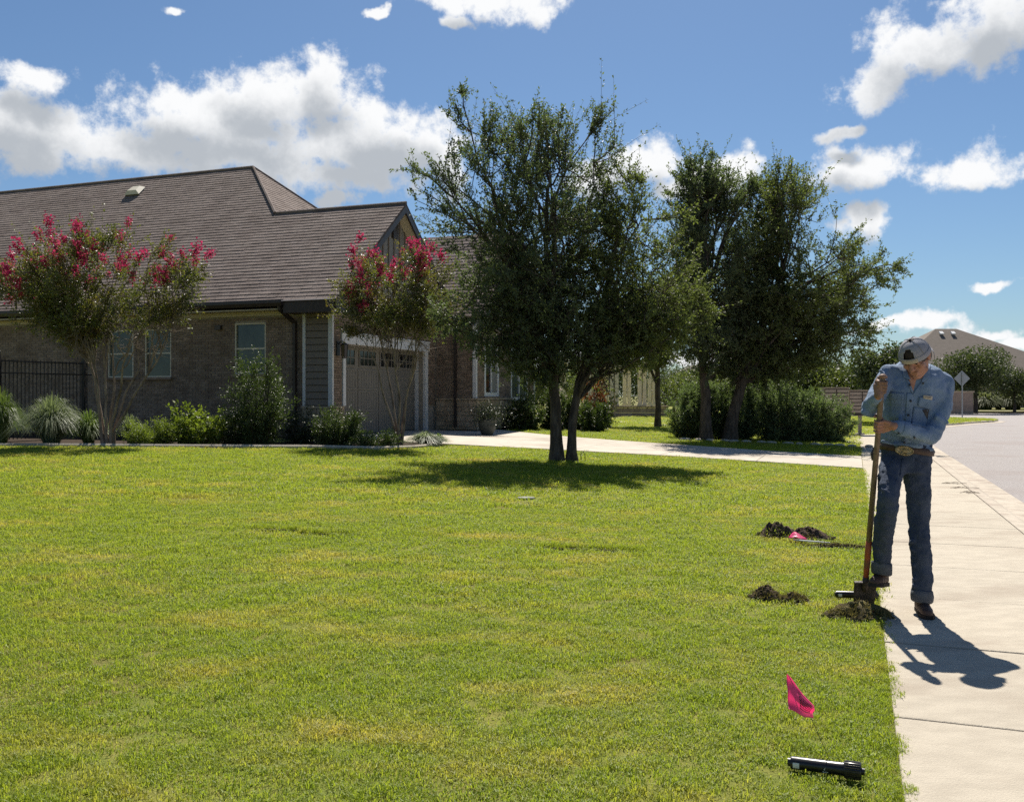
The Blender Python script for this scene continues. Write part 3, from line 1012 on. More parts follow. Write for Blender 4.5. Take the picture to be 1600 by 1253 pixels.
# roofs: a deck under separate shingles
def shingle_plane(O, ue, us, L, edges, n_single, name='shingle_courses', course=.175, W=.33):
    """O eave point, ue along the eave, us up the slope; edges(s) -> (e0, e1) limits at slope distance s."""
    O, ue, us = Vector(O), Vector(ue).normalized(), Vector(us).normalized()
    nn = ue.cross(us).normalized()
    if nn.z < 0: nn = -nn
    dk = MB()
    a0, a1 = edges(0); b0, b1 = edges(L)
    dn = -.03
    pts = [O + ue * a0, O + ue * a1, O + us * L + ue * b1, O + us * L + ue * b0]
    dk.hexa([p - nn * .05 for p in pts], [p - nn * .004 for p in pts])
    dk.build('roof_deck', MT['roofdeck'], house)
    rest_v, rest_f = [], []
    items = []
    ns = int(L / course)
    for j in range(ns + 1):
        s0 = j * course
        e0, e1 = edges(min(s0 + course * .5, L))
        u = e0 - rng.random() * W
        while u < e1:
            w2 = W * rng.uniform(.75, 1.2)
            a, b = max(u, e0), min(u + w2 - .006, e1)
            if b - a > .04:
                items.append((a, b, s0, min(course + .012, L - s0 + .03)))
            u += w2
    items.sort(key=lambda t: (O + ue * (t[0]) + us * t[2]).y - 2.0 * (O + ue * t[0] + us * t[2]).x)
    for i, (a, b, s0, c) in enumerate(items):
        th = rng.uniform(.012, .018)
        jit = rng.uniform(-.008, .008)
        lo = O + us * (s0 + jit); hi = O + us * (s0 + c)
        bot = [lo + ue * a - nn * .003, lo + ue * b - nn * .003, hi + ue * b - nn * .004, hi + ue * a - nn * .004]
        top = [lo + ue * a + nn * th, lo + ue * b + nn * th, hi + ue * b + nn * .001, hi + ue * a + nn * .001]
        if i < n_single:
            m = MB().hexa(bot, top)
            m.build('shingle', MT['shingle'], house)
        else:
            k = len(rest_v)
            rest_v += bot + top
            rest_f += [(k + 4, k + 5, k + 6, k + 7), (k, k + 1, k + 5, k + 4), (k + 1, k + 2, k + 6, k + 5), (k + 3, k, k + 4, k + 7)]
    if rest_v:
        m_ = np_mesh(name, np.array([tuple(v) for v in rest_v]), rest_f, MT['shingle'])
        tag(link(name, m_, house), kind='stuff')


k_ = math.hypot(1, PITCH)
up_p = (0, 1, PITCH)
RT = 6.29                                    # main ridge along y
RZ = EAVE + PITCH * (RT + .45)
LG = (GP + .45) * k_                         # slope length to the garage ridge
LM = (RT + .45) * k_                         # slope length to the main ridge
HIPX = -4.08
HIP0 = HIPX + (GR - EAVE) / PITCH


def main_edges(s):
    if s < LG:
        return -32.0, .39
    yy = s / k_ - .45
    return -32.0, HIPX - (yy - GP)


def main_low(s): return (-32.0, .39)
shingle_plane((0, -.47, EAVE - .02), (1, 0, 0), up_p, LG, lambda s: (-32.0, .39), 240)
O2 = Vector((0, -.47, EAVE - .02)) + Vector(up_p).normalized() * LG
shingle_plane(O2, (1, 0, 0), up_p, LM - LG, lambda s: (-32.0, HIPX - s / k_), 0)
# street facing hip above the garage ridge
hipO = Vector((HIPX, GP, GR))
LH = (RZ - GR) / PITCH * k_
shingle_plane((HIPX, 0, GR), (0, 1, 0), (-1, 0, PITCH), LH, lambda s: (GP + s / k_, 2 * RT - GP - s / k_), 0)
low = (GR - EAVE) / PITCH
shingle_plane((HIPX + low, 0, EAVE), (0, 1, 0), (-1, 0, PITCH), low * k_, lambda s: (7.3 - .0 * s, 13.03 - s / k_), 0)
# far slopes
bk = MB()
bk.hexa([(-32, RT, RZ - .05), (-4.08 - (RT - GP), RT, RZ - .05), (HIP0 - .02, 13.03, EAVE - .05), (-32, 13.03, EAVE - .05)],
        [(-32, RT, RZ), (-4.08 - (RT - GP), RT, RZ), (HIP0 - .02, 13.03, EAVE), (-32, 13.03, EAVE)])
bk.hexa([(-6, GP, GR - .05), (.39, GP, GR - .05), (.39, 7.29, EAVE - .05), (-6, 7.29, EAVE - .05)],
        [(-6, GP, GR), (.39, GP, GR), (.39, 7.29, EAVE), (-6, 7.29, EAVE)])
bk.build('rear_roof', MT['roofdeck'], house)
rc = MB()
rc.tube([(-32, RT, RZ + .012), (-4.08 - (RT - GP), RT, RZ + .012), (HIPX, GP, GR + .02)], .055, 6)
rc.tube([(-4.08 - (RT - GP), RT, RZ + .012), (HIPX + low, 13.03, EAVE + .02)], .05, 6)
rc.tube([(HIPX + .05, GP, GR + .012), (.39, GP, GR + .012)], .05, 6)
rc.build('ridge_cap', MT['shingle'], house)
tv = MB()                                    # low roof vent
vo = Vector((-11.2, 5.35, EAVE + PITCH * 5.8))
us = Vector(up_p).normalized(); nn = Vector((0, -PITCH, 1)).normalized()
bot = [vo + Vector((a, 0, 0)) + us * b for a, b in ((-.32, -.22), (.32, -.22), (.24, .3), (-.24, .3))]
tv.hexa([p + nn * .06 for p in bot], [p * .6 + (vo + nn * .2) * .4 + nn * .10 for p in bot])
tv.build('roof_vent', MT['cream'], house)
tw = MB(); tw.hexa([p + nn * .0 for p in bot], [p * .9 + vo * .1 + nn * .06 for p in bot]); tw.build('vent_throat', MT['darktrim'], house)

# roof of the right wing
WR, WRZ = 9.05, 6.66
kk = (WRZ - EAVE) / (WR - 5.76)
shingle_plane((0, 5.76, EAVE), (1, 0, 0), (0, 1, kk), math.hypot(WR - 5.76, WRZ - EAVE), lambda s: (.42 - s * .9 if False else -6.0, 1.9), 0)
wr = MB()
wr.hexa([(-6, WR, WRZ - .05), (1.9, WR, WRZ - .05), (1.9, 12.34, EAVE - .05), (-6, 12.34, EAVE - .05)],
        [(-6, WR, WRZ), (1.9, WR, WRZ), (1.9, 12.34, EAVE), (-6, 12.34, EAVE)])
wr.build('rear_roof', MT['roofdeck'], house)
gw = MB(); gw.hexa([(1.25, 6.2, 3.3), (1.25, 11.9, 3.3), (1.25, WR, WRZ - .3)], [(1.36, 6.2, 3.3), (1.36, 11.9, 3.3), (1.36, WR, WRZ - .3)])
gw.build('gable_wall', MT['batten'], house)
for y0 in (5.75, 12.35):
    MB().hexa([(1.86, y0, EAVE - .24), (1.91, y0, EAVE - .24), (1.91, y0, EAVE - .0), (1.86, y0, EAVE - .0)],
              [(1.86, WR, WRZ - .24), (1.91, WR, WRZ - .24), (1.91, WR, WRZ), (1.86, WR, WRZ)]).build('rake_board', MT['darktrim'], house)

# ------------------------------------------------------------------ iron fence at the left
fa, fb = Vector((-13.2, 18.6, .36)), Vector((-10.83, 23.9, .36))
fence = empty('iron_fence', fa)
tag(fence, 'black iron picket fence between the tall grasses and the brick wall', 'fence')
fd = (fb - fa); fl = fd.length; fd.normalize()
for z in (.18, 1.62, 1.90):
    MB().bar(fd * 0 + Vector((0, 0, z)), fd * fl + Vector((0, 0, z)), .03, .03).build('rail', MT['blackmetal'], fence)
pk = MB().box(-.009, .009, -.009, .009, .06, 1.94).mesh('picket', MT['blackmetal'])
k = 0
u = .1
while u < fl - .05:
    o = link('picket', pk, fence)
    o.location = fd * u
    u += .105
for u in (.0, 3.18, fl - .25):
    p = fd * u
    mbp = MB().box(p.x - .04, p.x + .04, p.y - .04, p.y + .04, 0, 2.05)
    mbp.ball((p.x, p.y, 2.1), .05, 8, 6)
    mbp.build('post', MT['blackmetal'], fence)


# ------------------------------------------------------------------ vegetation
def unit(v):
    return v / np.maximum(np.linalg.norm(v, axis=-1, keepdims=True), 1e-9)


def leaf_mesh(name, P, D, size, mat, g, width=.45, droop=0.0):
    """One rhombic leaf (a quad, slightly folded) per point."""
    n = len(P)
    D = unit(D)
    side = unit(np.cross(D, unit(g.normal(size=(n, 3)))))
    up = np.cross(side, D)
    L = (size * g.uniform(.65, 1.25, n))[:, None]
    W = L * width
    tip = P + D * L - up * L * droop
    mid = P + D * L * .48
    V = np.stack([P, mid + side * W * .5 + up * L * .06, tip, mid - side * W * .5 + up * L * .06], 1).reshape(-1, 3)
    Q = np.arange(4 * n).reshape(n, 4)
    return np_mesh(name, V, Q, mat)


def tubes_mesh(name, paths, rads, mat, sides):
    """Many tapering tubes in one mesh. paths (m,k,3), rads (m,k)."""
    P = np.asarray(paths, float)
    r = np.asarray(rads, float)
    m, k, _ = P.shape
    T = unit(np.gradient(P, axis=1))
    ref = np.tile(np.array([.37, .81, .21]), (m, k, 1))
    s = unit(np.cross(T, ref)); u = np.cross(T, s)
    an = np.linspace(0, 2 * np.pi, sides, endpoint=False)
    V = P[:, :, None, :] + r[:, :, None, None] * (np.cos(an)[None, None, :, None] * s[:, :, None, :] + np.sin(an)[None, None, :, None] * u[:, :, None, :])
    idx = np.arange(m * k * sides).reshape(m, k, sides)
    nx = np.roll(idx, -1, 2)
    Q = np.stack([idx[:, :-1], nx[:, :-1], nx[:, 1:], idx[:, 1:]], -1).reshape(-1, 4)
    return np_mesh(name, V.reshape(-1, 3), Q, mat, True)


def bez(a, b, c, k):
    t = np.linspace(0, 1, k)[None, :, None]
    return (1 - t) ** 2 * a[:, None] + 2 * t * (1 - t) * b[:, None] + t ** 2 * c[:, None]


def in_lobes(p, lobes):
    ok = np.zeros(len(p), bool)
    for c, r, w_ in lobes:
        ok |= (((p - np.array(c)) / np.array(r)) ** 2).sum(1) < 1.0
    return ok


def sample_lobes(n, lobes, g, inner=0.0):
    wts = np.array([l[2] for l in lobes], float); wts /= wts.sum()
    pick = g.choice(len(lobes), n, p=wts)
    d = unit(g.normal(size=(n, 3)))
    rr = g.uniform(inner ** 3, 1, n) ** (1 / 3)
    c = np.array([l[0] for l in lobes])[pick]; r = np.array([l[1] for l in lobes])[pick]
    return c + d * r * rr[:, None]


def tree(name, label, cat, base, trunks, lobes, seed, mats, n_limb=16, n_br=10, n_tw=9, n_leaf=36, leaf=.055, tw_len=(.3, .65),
         up=.45, spread=1.0, limb_r=.05, sticks=14, group=None, lw=.45, trunk_name='trunk', wisp=0, root=None, slack=1.12, min_i=4):
    """Trunk(s), limbs, branches and twigs that carry leaves through the lobes of the crown. All coordinates relative to base."""
    g = np.random.default_rng(seed)
    if root is None:
        root = empty(name, base)
        tag(root, label, cat, group)
    bark, lf = mats
    tpts = []
    for tk in trunks:
        P = np.array([p for p, r in tk], float); r = np.array([r for p, r in tk], float)
        # resample smoothly
        t0 = np.linspace(0, 1, len(P)); t1 = np.linspace(0, 1, 12)
        Pf = np.stack([np.interp(t1, t0, P[:, i]) for i in range(3)], 1); rf = np.interp(t1, t0, r)
        Pf[1:-1] += g.normal(0, .012, (10, 3))
        rf[0] *= 1.45; rf[1] *= 1.1
        o = link(trunk_name, tubes_mesh(trunk_name, Pf[None], rf[None], bark, 10), root)
        tpts.append((Pf, rf))
    lobes = [(np.array(c, float), np.array(r, float), w_) for c, r, w_ in lobes]
    cc = np.average([l[0] for l in lobes], axis=0, weights=[l[2] for l in lobes])
    # limbs
    tgt = sample_lobes(n_limb, [(c, r * .72, w_) for c, r, w_ in lobes], g)
    st = []; sr = []
    for q in tgt:
        best = min(range(len(tpts)), key=lambda i: np.linalg.norm(tpts[i][0][-1] - q) * g.uniform(.8, 1.2))
        Pf, rf = tpts[best]
        lowi = [i for i in range(min_i, len(Pf)) if Pf[i][2] < q[2] - .25 * np.linalg.norm(Pf[i][:2] - q[:2])] or [min_i + 1]
        i = g.choice(lowi)
        st.append(Pf[i]); sr.append(rf[i])
    st = np.array(st); sr = np.array(sr)
    mid = st * .55 + tgt * .45 + np.array([0, 0, .16]) * np.linalg.norm(tgt - st, axis=1)[:, None] + g.normal(0, .3, (n_limb, 3)) * spread
    limb = bez(st, mid, tgt, 8)
    limb[:, 1:-1] += g.normal(0, .035, (n_limb, 6, 3))
    link('limb', tubes_mesh('limb', limb, np.linspace(1, .28, 8)[None] * np.minimum(limb_r, sr * .75)[:, None], bark, 6), root)
    # branches
    nb = n_limb * n_br
    li = np.repeat(np.arange(n_limb), n_br)
    tt = g.integers(2, 8, nb)
    b0 = limb[li, tt]
    off = unit(g.normal(size=(nb, 3)) + unit(b0 - cc) * .8 + np.array([0, 0, up * .6])) * g.uniform(.5, 1.35, (nb, 1)) * spread
    b2 = b0 + off
    bad = ~in_lobes(b2, lobes)
    b2[bad] = b0[bad] + off[bad] * .45
    b1 = (b0 + b2) / 2 + g.normal(0, .08, (nb, 3)) * spread
    br = bez(b0, b1, b2, 5)
    tag(link('branches', tubes_mesh('branches', br, np.tile(np.linspace(.016, .006, 5) * (limb_r / .05) ** .5, (nb, 1)), MT['twig'] if bark is MT['bark'] else bark, 4), root), kind='stuff')
    # twigs
    nt = nb * n_tw
    bi = np.repeat(np.arange(nb), n_tw)
    ti = g.integers(1, 5, nt)
    t0 = br[bi, ti]
    td = unit(unit(b2 - b0)[bi] * .5 + unit(t0 - cc) * .45 + g.normal(size=(nt, 3)) * .55 + np.array([0, 0, up]))
    tl = g.uniform(tw_len[0], tw_len[1], nt)
    hi = t0[:, 2] > cc[2] + .45 * max(l[1][2] for l in lobes)
    tl = np.where((hi & (g.random(nt) < .16)) | (g.random(nt) < .04), tl * 1.9, tl)
    if wisp:
        far = ~in_lobes(t0 + td * tl[:, None], [(c, r * 1.02, w_) for c, r, w_ in lobes])
        tl = np.where(far & (g.random(nt) > wisp), tl * .4, tl)
    t2 = t0 + td * tl[:, None] + np.array([0, 0, .08]) * tl[:, None]
    tm = (t0 + t2) / 2 + g.normal(0, .035, (nt, 3))
    tw = bez(t0, tm, t2, 3)
    keep = g.random(nt) < min(1.0, sticks / 14)
    tag(link('twigs', tubes_mesh('twigs', tw[keep], np.tile([.0045, .0035, .0015], (keep.sum(), 1)), MT['twig'] if bark is MT['bark'] else bark, 3), root), kind='stuff')
    leafy = np.nonzero(in_lobes(t0, [(c, r * slack, w_) for c, r, w_ in lobes]))[0]
    wi = np.repeat(leafy, n_leaf)
    nl = len(wi)
    u = g.uniform(.05, 1.02, nl)[:, None]
    P = (1 - u) ** 2 * t0[wi] + 2 * u * (1 - u) * tm[wi] + u ** 2 * t2[wi] + g.normal(0, .02, (nl, 3))
    D = td[wi] * .55 + g.normal(size=(nl, 3)) * .6
    cr = leaf_mesh('crown', P, D, leaf, lf, g, lw)
    tag(link('crown', cr, root), kind='stuff')
    return root, t2, td, g


def px_lobe(x, y, rx, ry, Y, base, dY=0.0, ryd=None, w_=1.0):
    """Lobe of a crown measured in the photograph, as centre and radii relative to the tree's base."""
    c = at(x, y, Y) - Vector(base) + Vector((0, dY, 0))
    k = Y / F
    return (tuple(c), (rx * k, (ryd if ryd else (rx + ry) / 2 * k), ry * k), w_)


oakM = (MT['bark'], MT['oakleaf'])
olvM = (MT['bark'], MT['oakleaf_olive'])
b = tuple(lp(1.0, 18.4))
Y = 18.4
tr_a = [((-.11, 0, -.05), .125), ((-.13, .0, .8), .112), ((-.16, .02, 1.6), .10), ((-.24, .05, 2.8), .075), ((-.3, .05, 4.2), .05), ((-.3, 0, 5.4), .03)]
tr_b = [((.19, .05, -.05), .105), ((.17, .05, .5), .092), ((.28, .06, 1.3), .082), ((.52, .05, 2.2), .066), ((.9, 0, 3.4), .05), ((1.1, 0, 4.6), .03)]
oak1 = tree('oak_tree', 'dark oak with two close trunks standing on the lawn before the driveway', 'tree', b, [tr_a], [
    px_lobe(840, 400, 150, 205, Y, b, 0, 2.0, 5), px_lobe(770, 255, 78, 95, Y, b, .2, 1.2, 1.5), px_lobe(930, 225, 52, 85, Y, b, .3, 1.0, 1.2),
    px_lobe(718, 330, 85, 110, Y, b, -.3, 1.3, 2.2), px_lobe(738, 200, 36, 70, Y, b, .1, .7, .5), px_lobe(855, 240, 80, 80, Y, b, .2, 1.2, 1.2),
    px_lobe(855, 520, 165, 72, Y, b, 0, 2.0, 3), px_lobe(745, 455, 78, 115, Y, b, .1, 1.4, 2)],
    11, oakM, n_limb=50, n_br=9, n_tw=9, n_leaf=26, leaf=.064, limb_r=.040, group='oaks around the driveway', wisp=.35, up=.5)[0]
tree('oak_tree', '', '', b, [tr_b], [
    px_lobe(1010, 425, 90, 140, Y, b, 0, 1.4, 3), px_lobe(1000, 315, 60, 70, Y, b, 0, .9, 1), px_lobe(1052, 480, 62, 80, Y, b, 0, 1.1, 1.5),
    px_lobe(985, 498, 80, 56, Y, b, 0, 1.1, 1)],
    21, olvM, n_limb=28, n_br=9, n_tw=9, n_leaf=26, leaf=.064, limb_r=.034, wisp=.3, up=.35, root=oak1)
b3 = tuple(lp(5.75, 27.5)); Y3 = 27.5
tree('oak_tree', 'tall dark oak behind the driveway, left of the spreading oak', 'tree', b3,
     [[((0, 0, -.05), .17), ((.0, 0, 1.2), .15), ((-.1, 0, 2.4), .12), ((-.1, 0, 4.2), .08), ((0, 0, 6), .04)]],
     [px_lobe(1110, 420, 85, 140, Y3, b3, 0, 1.7, 4), px_lobe(1095, 305, 62, 62, Y3, b3, 0, 1.1, 1.4), px_lobe(1150, 330, 40, 75, Y3, b3, 0, 1.0, 1),
      px_lobe(1130, 540, 90, 50, Y3, b3, 0, 1.6, 1.2)],
     31, oakM, n_limb=36, n_br=9, n_tw=9, n_leaf=26, leaf=.082, group='oaks around the driveway', wisp=.3, limb_r=.05, up=.45)
b4 = tuple(lp(6.54, 27.9)); Y4 = 27.9
tree('oak_tree', 'broad spreading oak with leaning trunk among the grey green shrubs', 'tree', b4,
     [[((0, 0, -.05), .2), ((.12, 0, .9), .17), ((.45, 0, 1.9), .14), ((.9, 0, 3.2), .11), ((1.5, 0, 4.8), .07), ((1.9, 0, 6.2), .04)]],
     [px_lobe(1240, 420, 108, 168, Y4, b4, 0, 2.3, 6), px_lobe(1185, 430, 62, 130, Y4, b4, 0, 1.8, 2), px_lobe(1225, 310, 60, 60, Y4, b4, 0, 1.3, 1.2), px_lobe(1325, 450, 62, 75, Y4, b4, 0, 1.4, 1.5),
      px_lobe(1385, 425, 34, 28, Y4, b4, 0, .7, .4), px_lobe(1322, 505, 58, 62, Y4, b4, 0, 1.2, 1.4), px_lobe(1190, 540, 80, 55, Y4, b4, 0, 1.6, 1.2)],
     41, olvM, n_limb=66, n_br=9, n_tw=9, n_leaf=26, leaf=.08, group='oaks around the driveway', wisp=.35, limb_r=.05, up=.3)
b5 = tuple(lp(5.77, 36.7)); Y5 = 36.7
tree('oak_tree', 'slim young oak on the far grass by the pergola', 'tree', b5,
     [[((0, 0, -.05), .12), ((.0, 0, 1.5), .11), ((0, 0, 2.6), .09), ((.05, 0, 4), .05)]],
     [px_lobe(1030, 495, 75, 68, Y5, b5, 0, 2.0, 3), px_lobe(985, 515, 60, 35, Y5, b5, 0, 1.4, 1)],
     51, olvM, n_limb=16, n_br=9, n_tw=8, n_leaf=26, leaf=.09, group='oaks around the driveway', limb_r=.06)

# crape myrtles with flower heads
def panicle(g, i):
    n = 90
    p = g.normal(size=(n, 3)) * np.array([.045, .045, .07])
    p[:, 2] += .06
    me = leaf_mesh('blossom', p, g.normal(size=(n, 3)), .05, MT['petal'], g, .8)
    return me


pan = [panicle(np.random.default_rng(90 + i), i) for i in range(4)]


def myrtle(base, label, stems, lobes, seed, nflow, flow_lobes, **kw):
    root, tips, td, g = tree('crape_myrtle', label, 'tree', base, stems, lobes, seed, (MT['myrtlebark'], MT['myrtleleaf']),
                             limb_r=.028, group='crape myrtles in the planting bed', trunk_name='stem', min_i=7, slack=1.16, **kw)
    cand = tips[in_lobes(tips, flow_lobes)]
    order = g.permutation(len(cand))
    chosen = []
    for i in order:
        if len(chosen) >= nflow: break
        if all(np.linalg.norm(cand[i] - c) > .22 for c in chosen):
            chosen.append(cand[i])
    for c in chosen:
        o = link('blossom', pan[g.integers(4)], root)
        o.location = c
        o.rotation_euler = (g.normal(0, .3), g.normal(0, .3), g.uniform(0, 6.28))
        o.scale = [g.uniform(.6, 1.35)] * 3
    return root


def stems_for(g, n, spread, h, r=.03, base_r=.06):
    out = []
    for k in range(n):
        a = 2 * math.pi * (k + g.uniform(-.3, .3)) / n
        e = spread * g.uniform(.12, 1.0)
        hh = h * g.uniform(.85, 1.1)
        c, s_ = math.cos(a), math.sin(a) * .7
        out.append([((c * base_r, s_ * base_r, -.05), r * 1.35), ((c * (base_r + .06), s_ * (base_r + .06), .4), r * 1.1),
                    ((c * e * .45 + g.normal(0, .05), s_ * e * .45, hh * .5), r * .85), ((c * e * .8 + g.normal(0, .07), s_ * e * .8, hh * .8), r * .6), ((c * e, s_ * e, hh), r * .35)])
    return out


g1 = np.random.default_rng(5)
bm = tuple(lp(-8.75, 20.1)); Ym = 20.1
lob1 = [px_lobe(150, 435, 130, 58, Ym, bm, 0, 1.5, 4), px_lobe(70, 430, 65, 62, Ym, bm, 0, 1.1, 1.4), px_lobe(240, 430, 62, 55, Ym, bm, 0, 1.0, 1.4),
        px_lobe(150, 482, 115, 30, Ym, bm, 0, 1.2, 1.2), px_lobe(20, 455, 35, 40, Ym, bm, 0, .7, .8), px_lobe(278, 445, 32, 38, Ym, bm, 0, .7, .7), px_lobe(110, 500, 80, 26, Ym, bm, 0, 1.0, .7), px_lobe(150, 400, 90, 30, Ym, bm, 0, 1.2, 1.2)]
fl1 = [px_lobe(75, 385, 70, 40, Ym, bm, 0, 1.6), px_lobe(235, 395, 90, 50, Ym, bm, 0, 1.6), px_lobe(150, 400, 120, 45, Ym, bm, 0, 1.6), px_lobe(25, 450, 40, 40, Ym, bm, 0, 1.2)]
myrtle(bm, 'crape myrtle with crimson flowers beside the feathery grass clumps', stems_for(g1, 8, 1.5, 2.4, .031, .10), lob1, 61, 78, fl1,
       n_limb=60, n_br=8, n_tw=7, n_leaf=15, leaf=.064, spread=.5, tw_len=(.2, .5), up=.5)
bm = tuple(lp(-2.62, 21.5)); Ym = 21.5
lob2 = [px_lobe(615, 445, 82, 62, Ym, bm, 0, 1.2, 3), px_lobe(655, 440, 52, 70, Ym, bm, 0, .9, 1.4), px_lobe(550, 460, 42, 60, Ym, bm, 0, .8, .8),
        px_lobe(540, 390, 24, 36, Ym, bm, 0, .5, .3), px_lobe(500, 490, 30, 18, Ym, bm, 0, .5, .25), px_lobe(640, 490, 60, 26, Ym, bm, 0, 1.0, .4), px_lobe(690, 460, 25, 50, Ym, bm, 0, .6, .4)]
fl2 = [px_lobe(610, 405, 75, 38, Ym, bm, 0, 1.4), px_lobe(535, 380, 30, 40, Ym, bm, 0, .8), px_lobe(570, 460, 30, 30, Ym, bm, 0, .9), px_lobe(495, 488, 26, 14, Ym, bm, 0, .6), px_lobe(670, 410, 25, 35, Ym, bm, 0, 1)]
g2 = np.random.default_rng(6)
myrtle(bm, 'crape myrtle with pinkish red flowers in front of the garage door', stems_for(g2, 5, .95, 2.5, .026, .05), lob2, 71, 52, fl2,
       n_limb=34, n_br=8, n_tw=7, n_leaf=15, leaf=.064, spread=.45, tw_len=(.2, .5), up=.5)


def shrub(name, label, cat, base, lumps, seed, mat, n_stem=24, n_tw=14, n_leaf=18, leaf=.04, lw=.45, group=None, up=.5, stem_mat='twig', bloom=0, tw=(.12, .3)):
    """Bush: stems fan out from the ground into lumps and carry leafy twigs."""
    g = np.random.default_rng(seed)
    root = empty(name, base)
    tag(root, label, cat, group)
    lumps = [(np.array(c, float), np.array(r, float), w_) for c, r, w_ in lumps]
    tip = sample_lobes(n_stem, lumps, g, .45)
    tip[:, 2] = np.maximum(tip[:, 2], .05)
    st = np.zeros((n_stem, 3)); st[:, :2] = tip[:, :2] * .35; st[:, 2] = -.03
    paths = bez(st, st * .4 + tip * .6 + np.array([0, 0, .05]), tip, 6)
    link('stems', tubes_mesh('stems', paths, np.tile(np.linspace(.012, .004, 6), (n_stem, 1)), MT[stem_mat], 4), root)
    nt = n_stem * n_tw
    si = np.repeat(np.arange(n_stem), n_tw)
    t0 = paths[si, g.integers(1, 6, nt)]
    cc = np.average([l[0] for l in lumps], axis=0, weights=[l[2] for l in lumps])
    td = unit(unit(t0 - cc) * .6 + g.normal(size=(nt, 3)) * .6 + np.array([0, 0, up]))
    tl = g.uniform(tw[0], tw[1], nt)
    nl = nt * n_leaf
    wi = np.repeat(np.arange(nt), n_leaf)
    u = g.uniform(0, 1.05, nl)[:, None]
    P = t0[wi] + td[wi] * tl[wi][:, None] * u + g.normal(0, .015, (nl, 3))
    P[:, 2] = np.maximum(P[:, 2], .01)
    D = td[wi] * .6 + g.normal(size=(nl, 3)) * .55
    tag(link('foliage', leaf_mesh('foliage', P, D, leaf, mat, g, lw), root), kind='stuff')
    if bloom:
        k = g.choice(nt, bloom, replace=False)
        pp = t0[k] + td[k] * tl[k][:, None]
        n = 14
        q = np.repeat(pp, n, 0) + g.normal(0, .02, (bloom * n, 3))
        link('blooms', leaf_mesh('blooms', q, g.normal(size=(bloom * n, 3)), .055, MT['rose'], g, .8), root)
    return root


def lump(cx, cy, cz, rx, ry, rz, w_=1.0):
    return ((cx, cy, cz), (rx, ry, rz), w_)


# big grey green shrubs under the two rear oaks
for i, (x, y, ls, lab) in enumerate([
    (5.55, 28.6, [lump(0, 0, .75, .75, .8, .85), lump(.2, 0, 1.2, .5, .6, .6)], 'upright grey green shrub at the left end of the big shrub row'),
    (6.85, 28.7, [lump(0, 0, .75, 1.15, .8, .9, 2), lump(.1, 0, 1.3, .8, .6, .55)], 'shadowy shrub behind the two rear oak trunks'),
    (8.3, 28.5, [lump(0, 0, .75, 1.15, .9, .9, 2), lump(0, 0, 1.35, .8, .7, .5)], 'tallest grey green shrub in the middle of the shrub row'),
    (9.6, 28.8, [lump(0, 0, .62, 1.05, .9, .8, 2), lump(-.4, 0, 1.1, .75, .6, .45)], 'rounded grey green shrub nearest the cluster mailboxes')]):
    shrub('evergreen_shrub', lab, 'shrub', tuple(lp(x, y)), ls, 100 + i, MT['sageleaf'], 120, 18, 22, .075, .3, 'big shrubs behind the driveway', .75)
# stones edging that bed
for i, x in enumerate(np.linspace(5.1, 9.9, 15)):
    m = MB(); q = lp(x + rng.normal(0, .05), 27.3 - .28 * (x - 5.1) + rng.normal(0, .03), .03)
    m.ball((0, 0, 0), (rng.uniform(.08, .2), .09, .05), 7, 5)
    o = m.build('edging_stone', MT['rock'])
    o.location = q; o.rotation_euler = (0, 0, rng.uniform(-.6, .3))
    tag(o, 'small pale stone edging the big shrub bed', 'stone', 'stones edging the shrub bed')


def tussock(base, label, seed, n, h, spread, mat, wdt=.007, group=None, cat='ornamental grass'):
    g = np.random.default_rng(seed)
    a = g.uniform(0, 2 * np.pi, n)
    lean = g.beta(1.6, 1.4, n) * spread
    e = lean / max(spread, .01)
    hh = h * g.uniform(.7, 1.08, n) * (1 - .55 * e)
    dirs = np.stack([np.cos(a), np.sin(a), 0 * a], 1)
    b0 = dirs * (g.uniform(0, .16, n) * spread)[:, None]
    k = 7
    t = np.linspace(0, 1, k)
    P = b0[:, None] + dirs[:, None] * (lean[:, None] * (t ** 1.25)[None])[:, :, None]
    P[:, :, 2] += hh[:, None] * np.sin(np.pi * t[None] * (.48 + .42 * e[:, None]))
    P[:, :, 2] = np.maximum(P[:, :, 2], .005)
    side = np.stack([-np.sin(a), np.cos(a), 0 * a], 1)
    W = wdt * g.uniform(.6, 1.3, n)[:, None] * (1 - t ** 2 * .9)[None]
    V = np.stack([P + side[:, None] * W[:, :, None], P - side[:, None] * W[:, :, None]], 2).reshape(-1, 3)
    idx = np.arange(n * k * 2).reshape(n, k, 2)
    Q = np.stack([idx[:, :-1, 0], idx[:, :-1, 1], idx[:, 1:, 1], idx[:, 1:, 0]], -1).reshape(-1, 4)
    o = link('ornamental_grass', np_mesh('ornamental_grass', V, Q, mat))
    o.location = base
    return tag(o, label, cat, group)


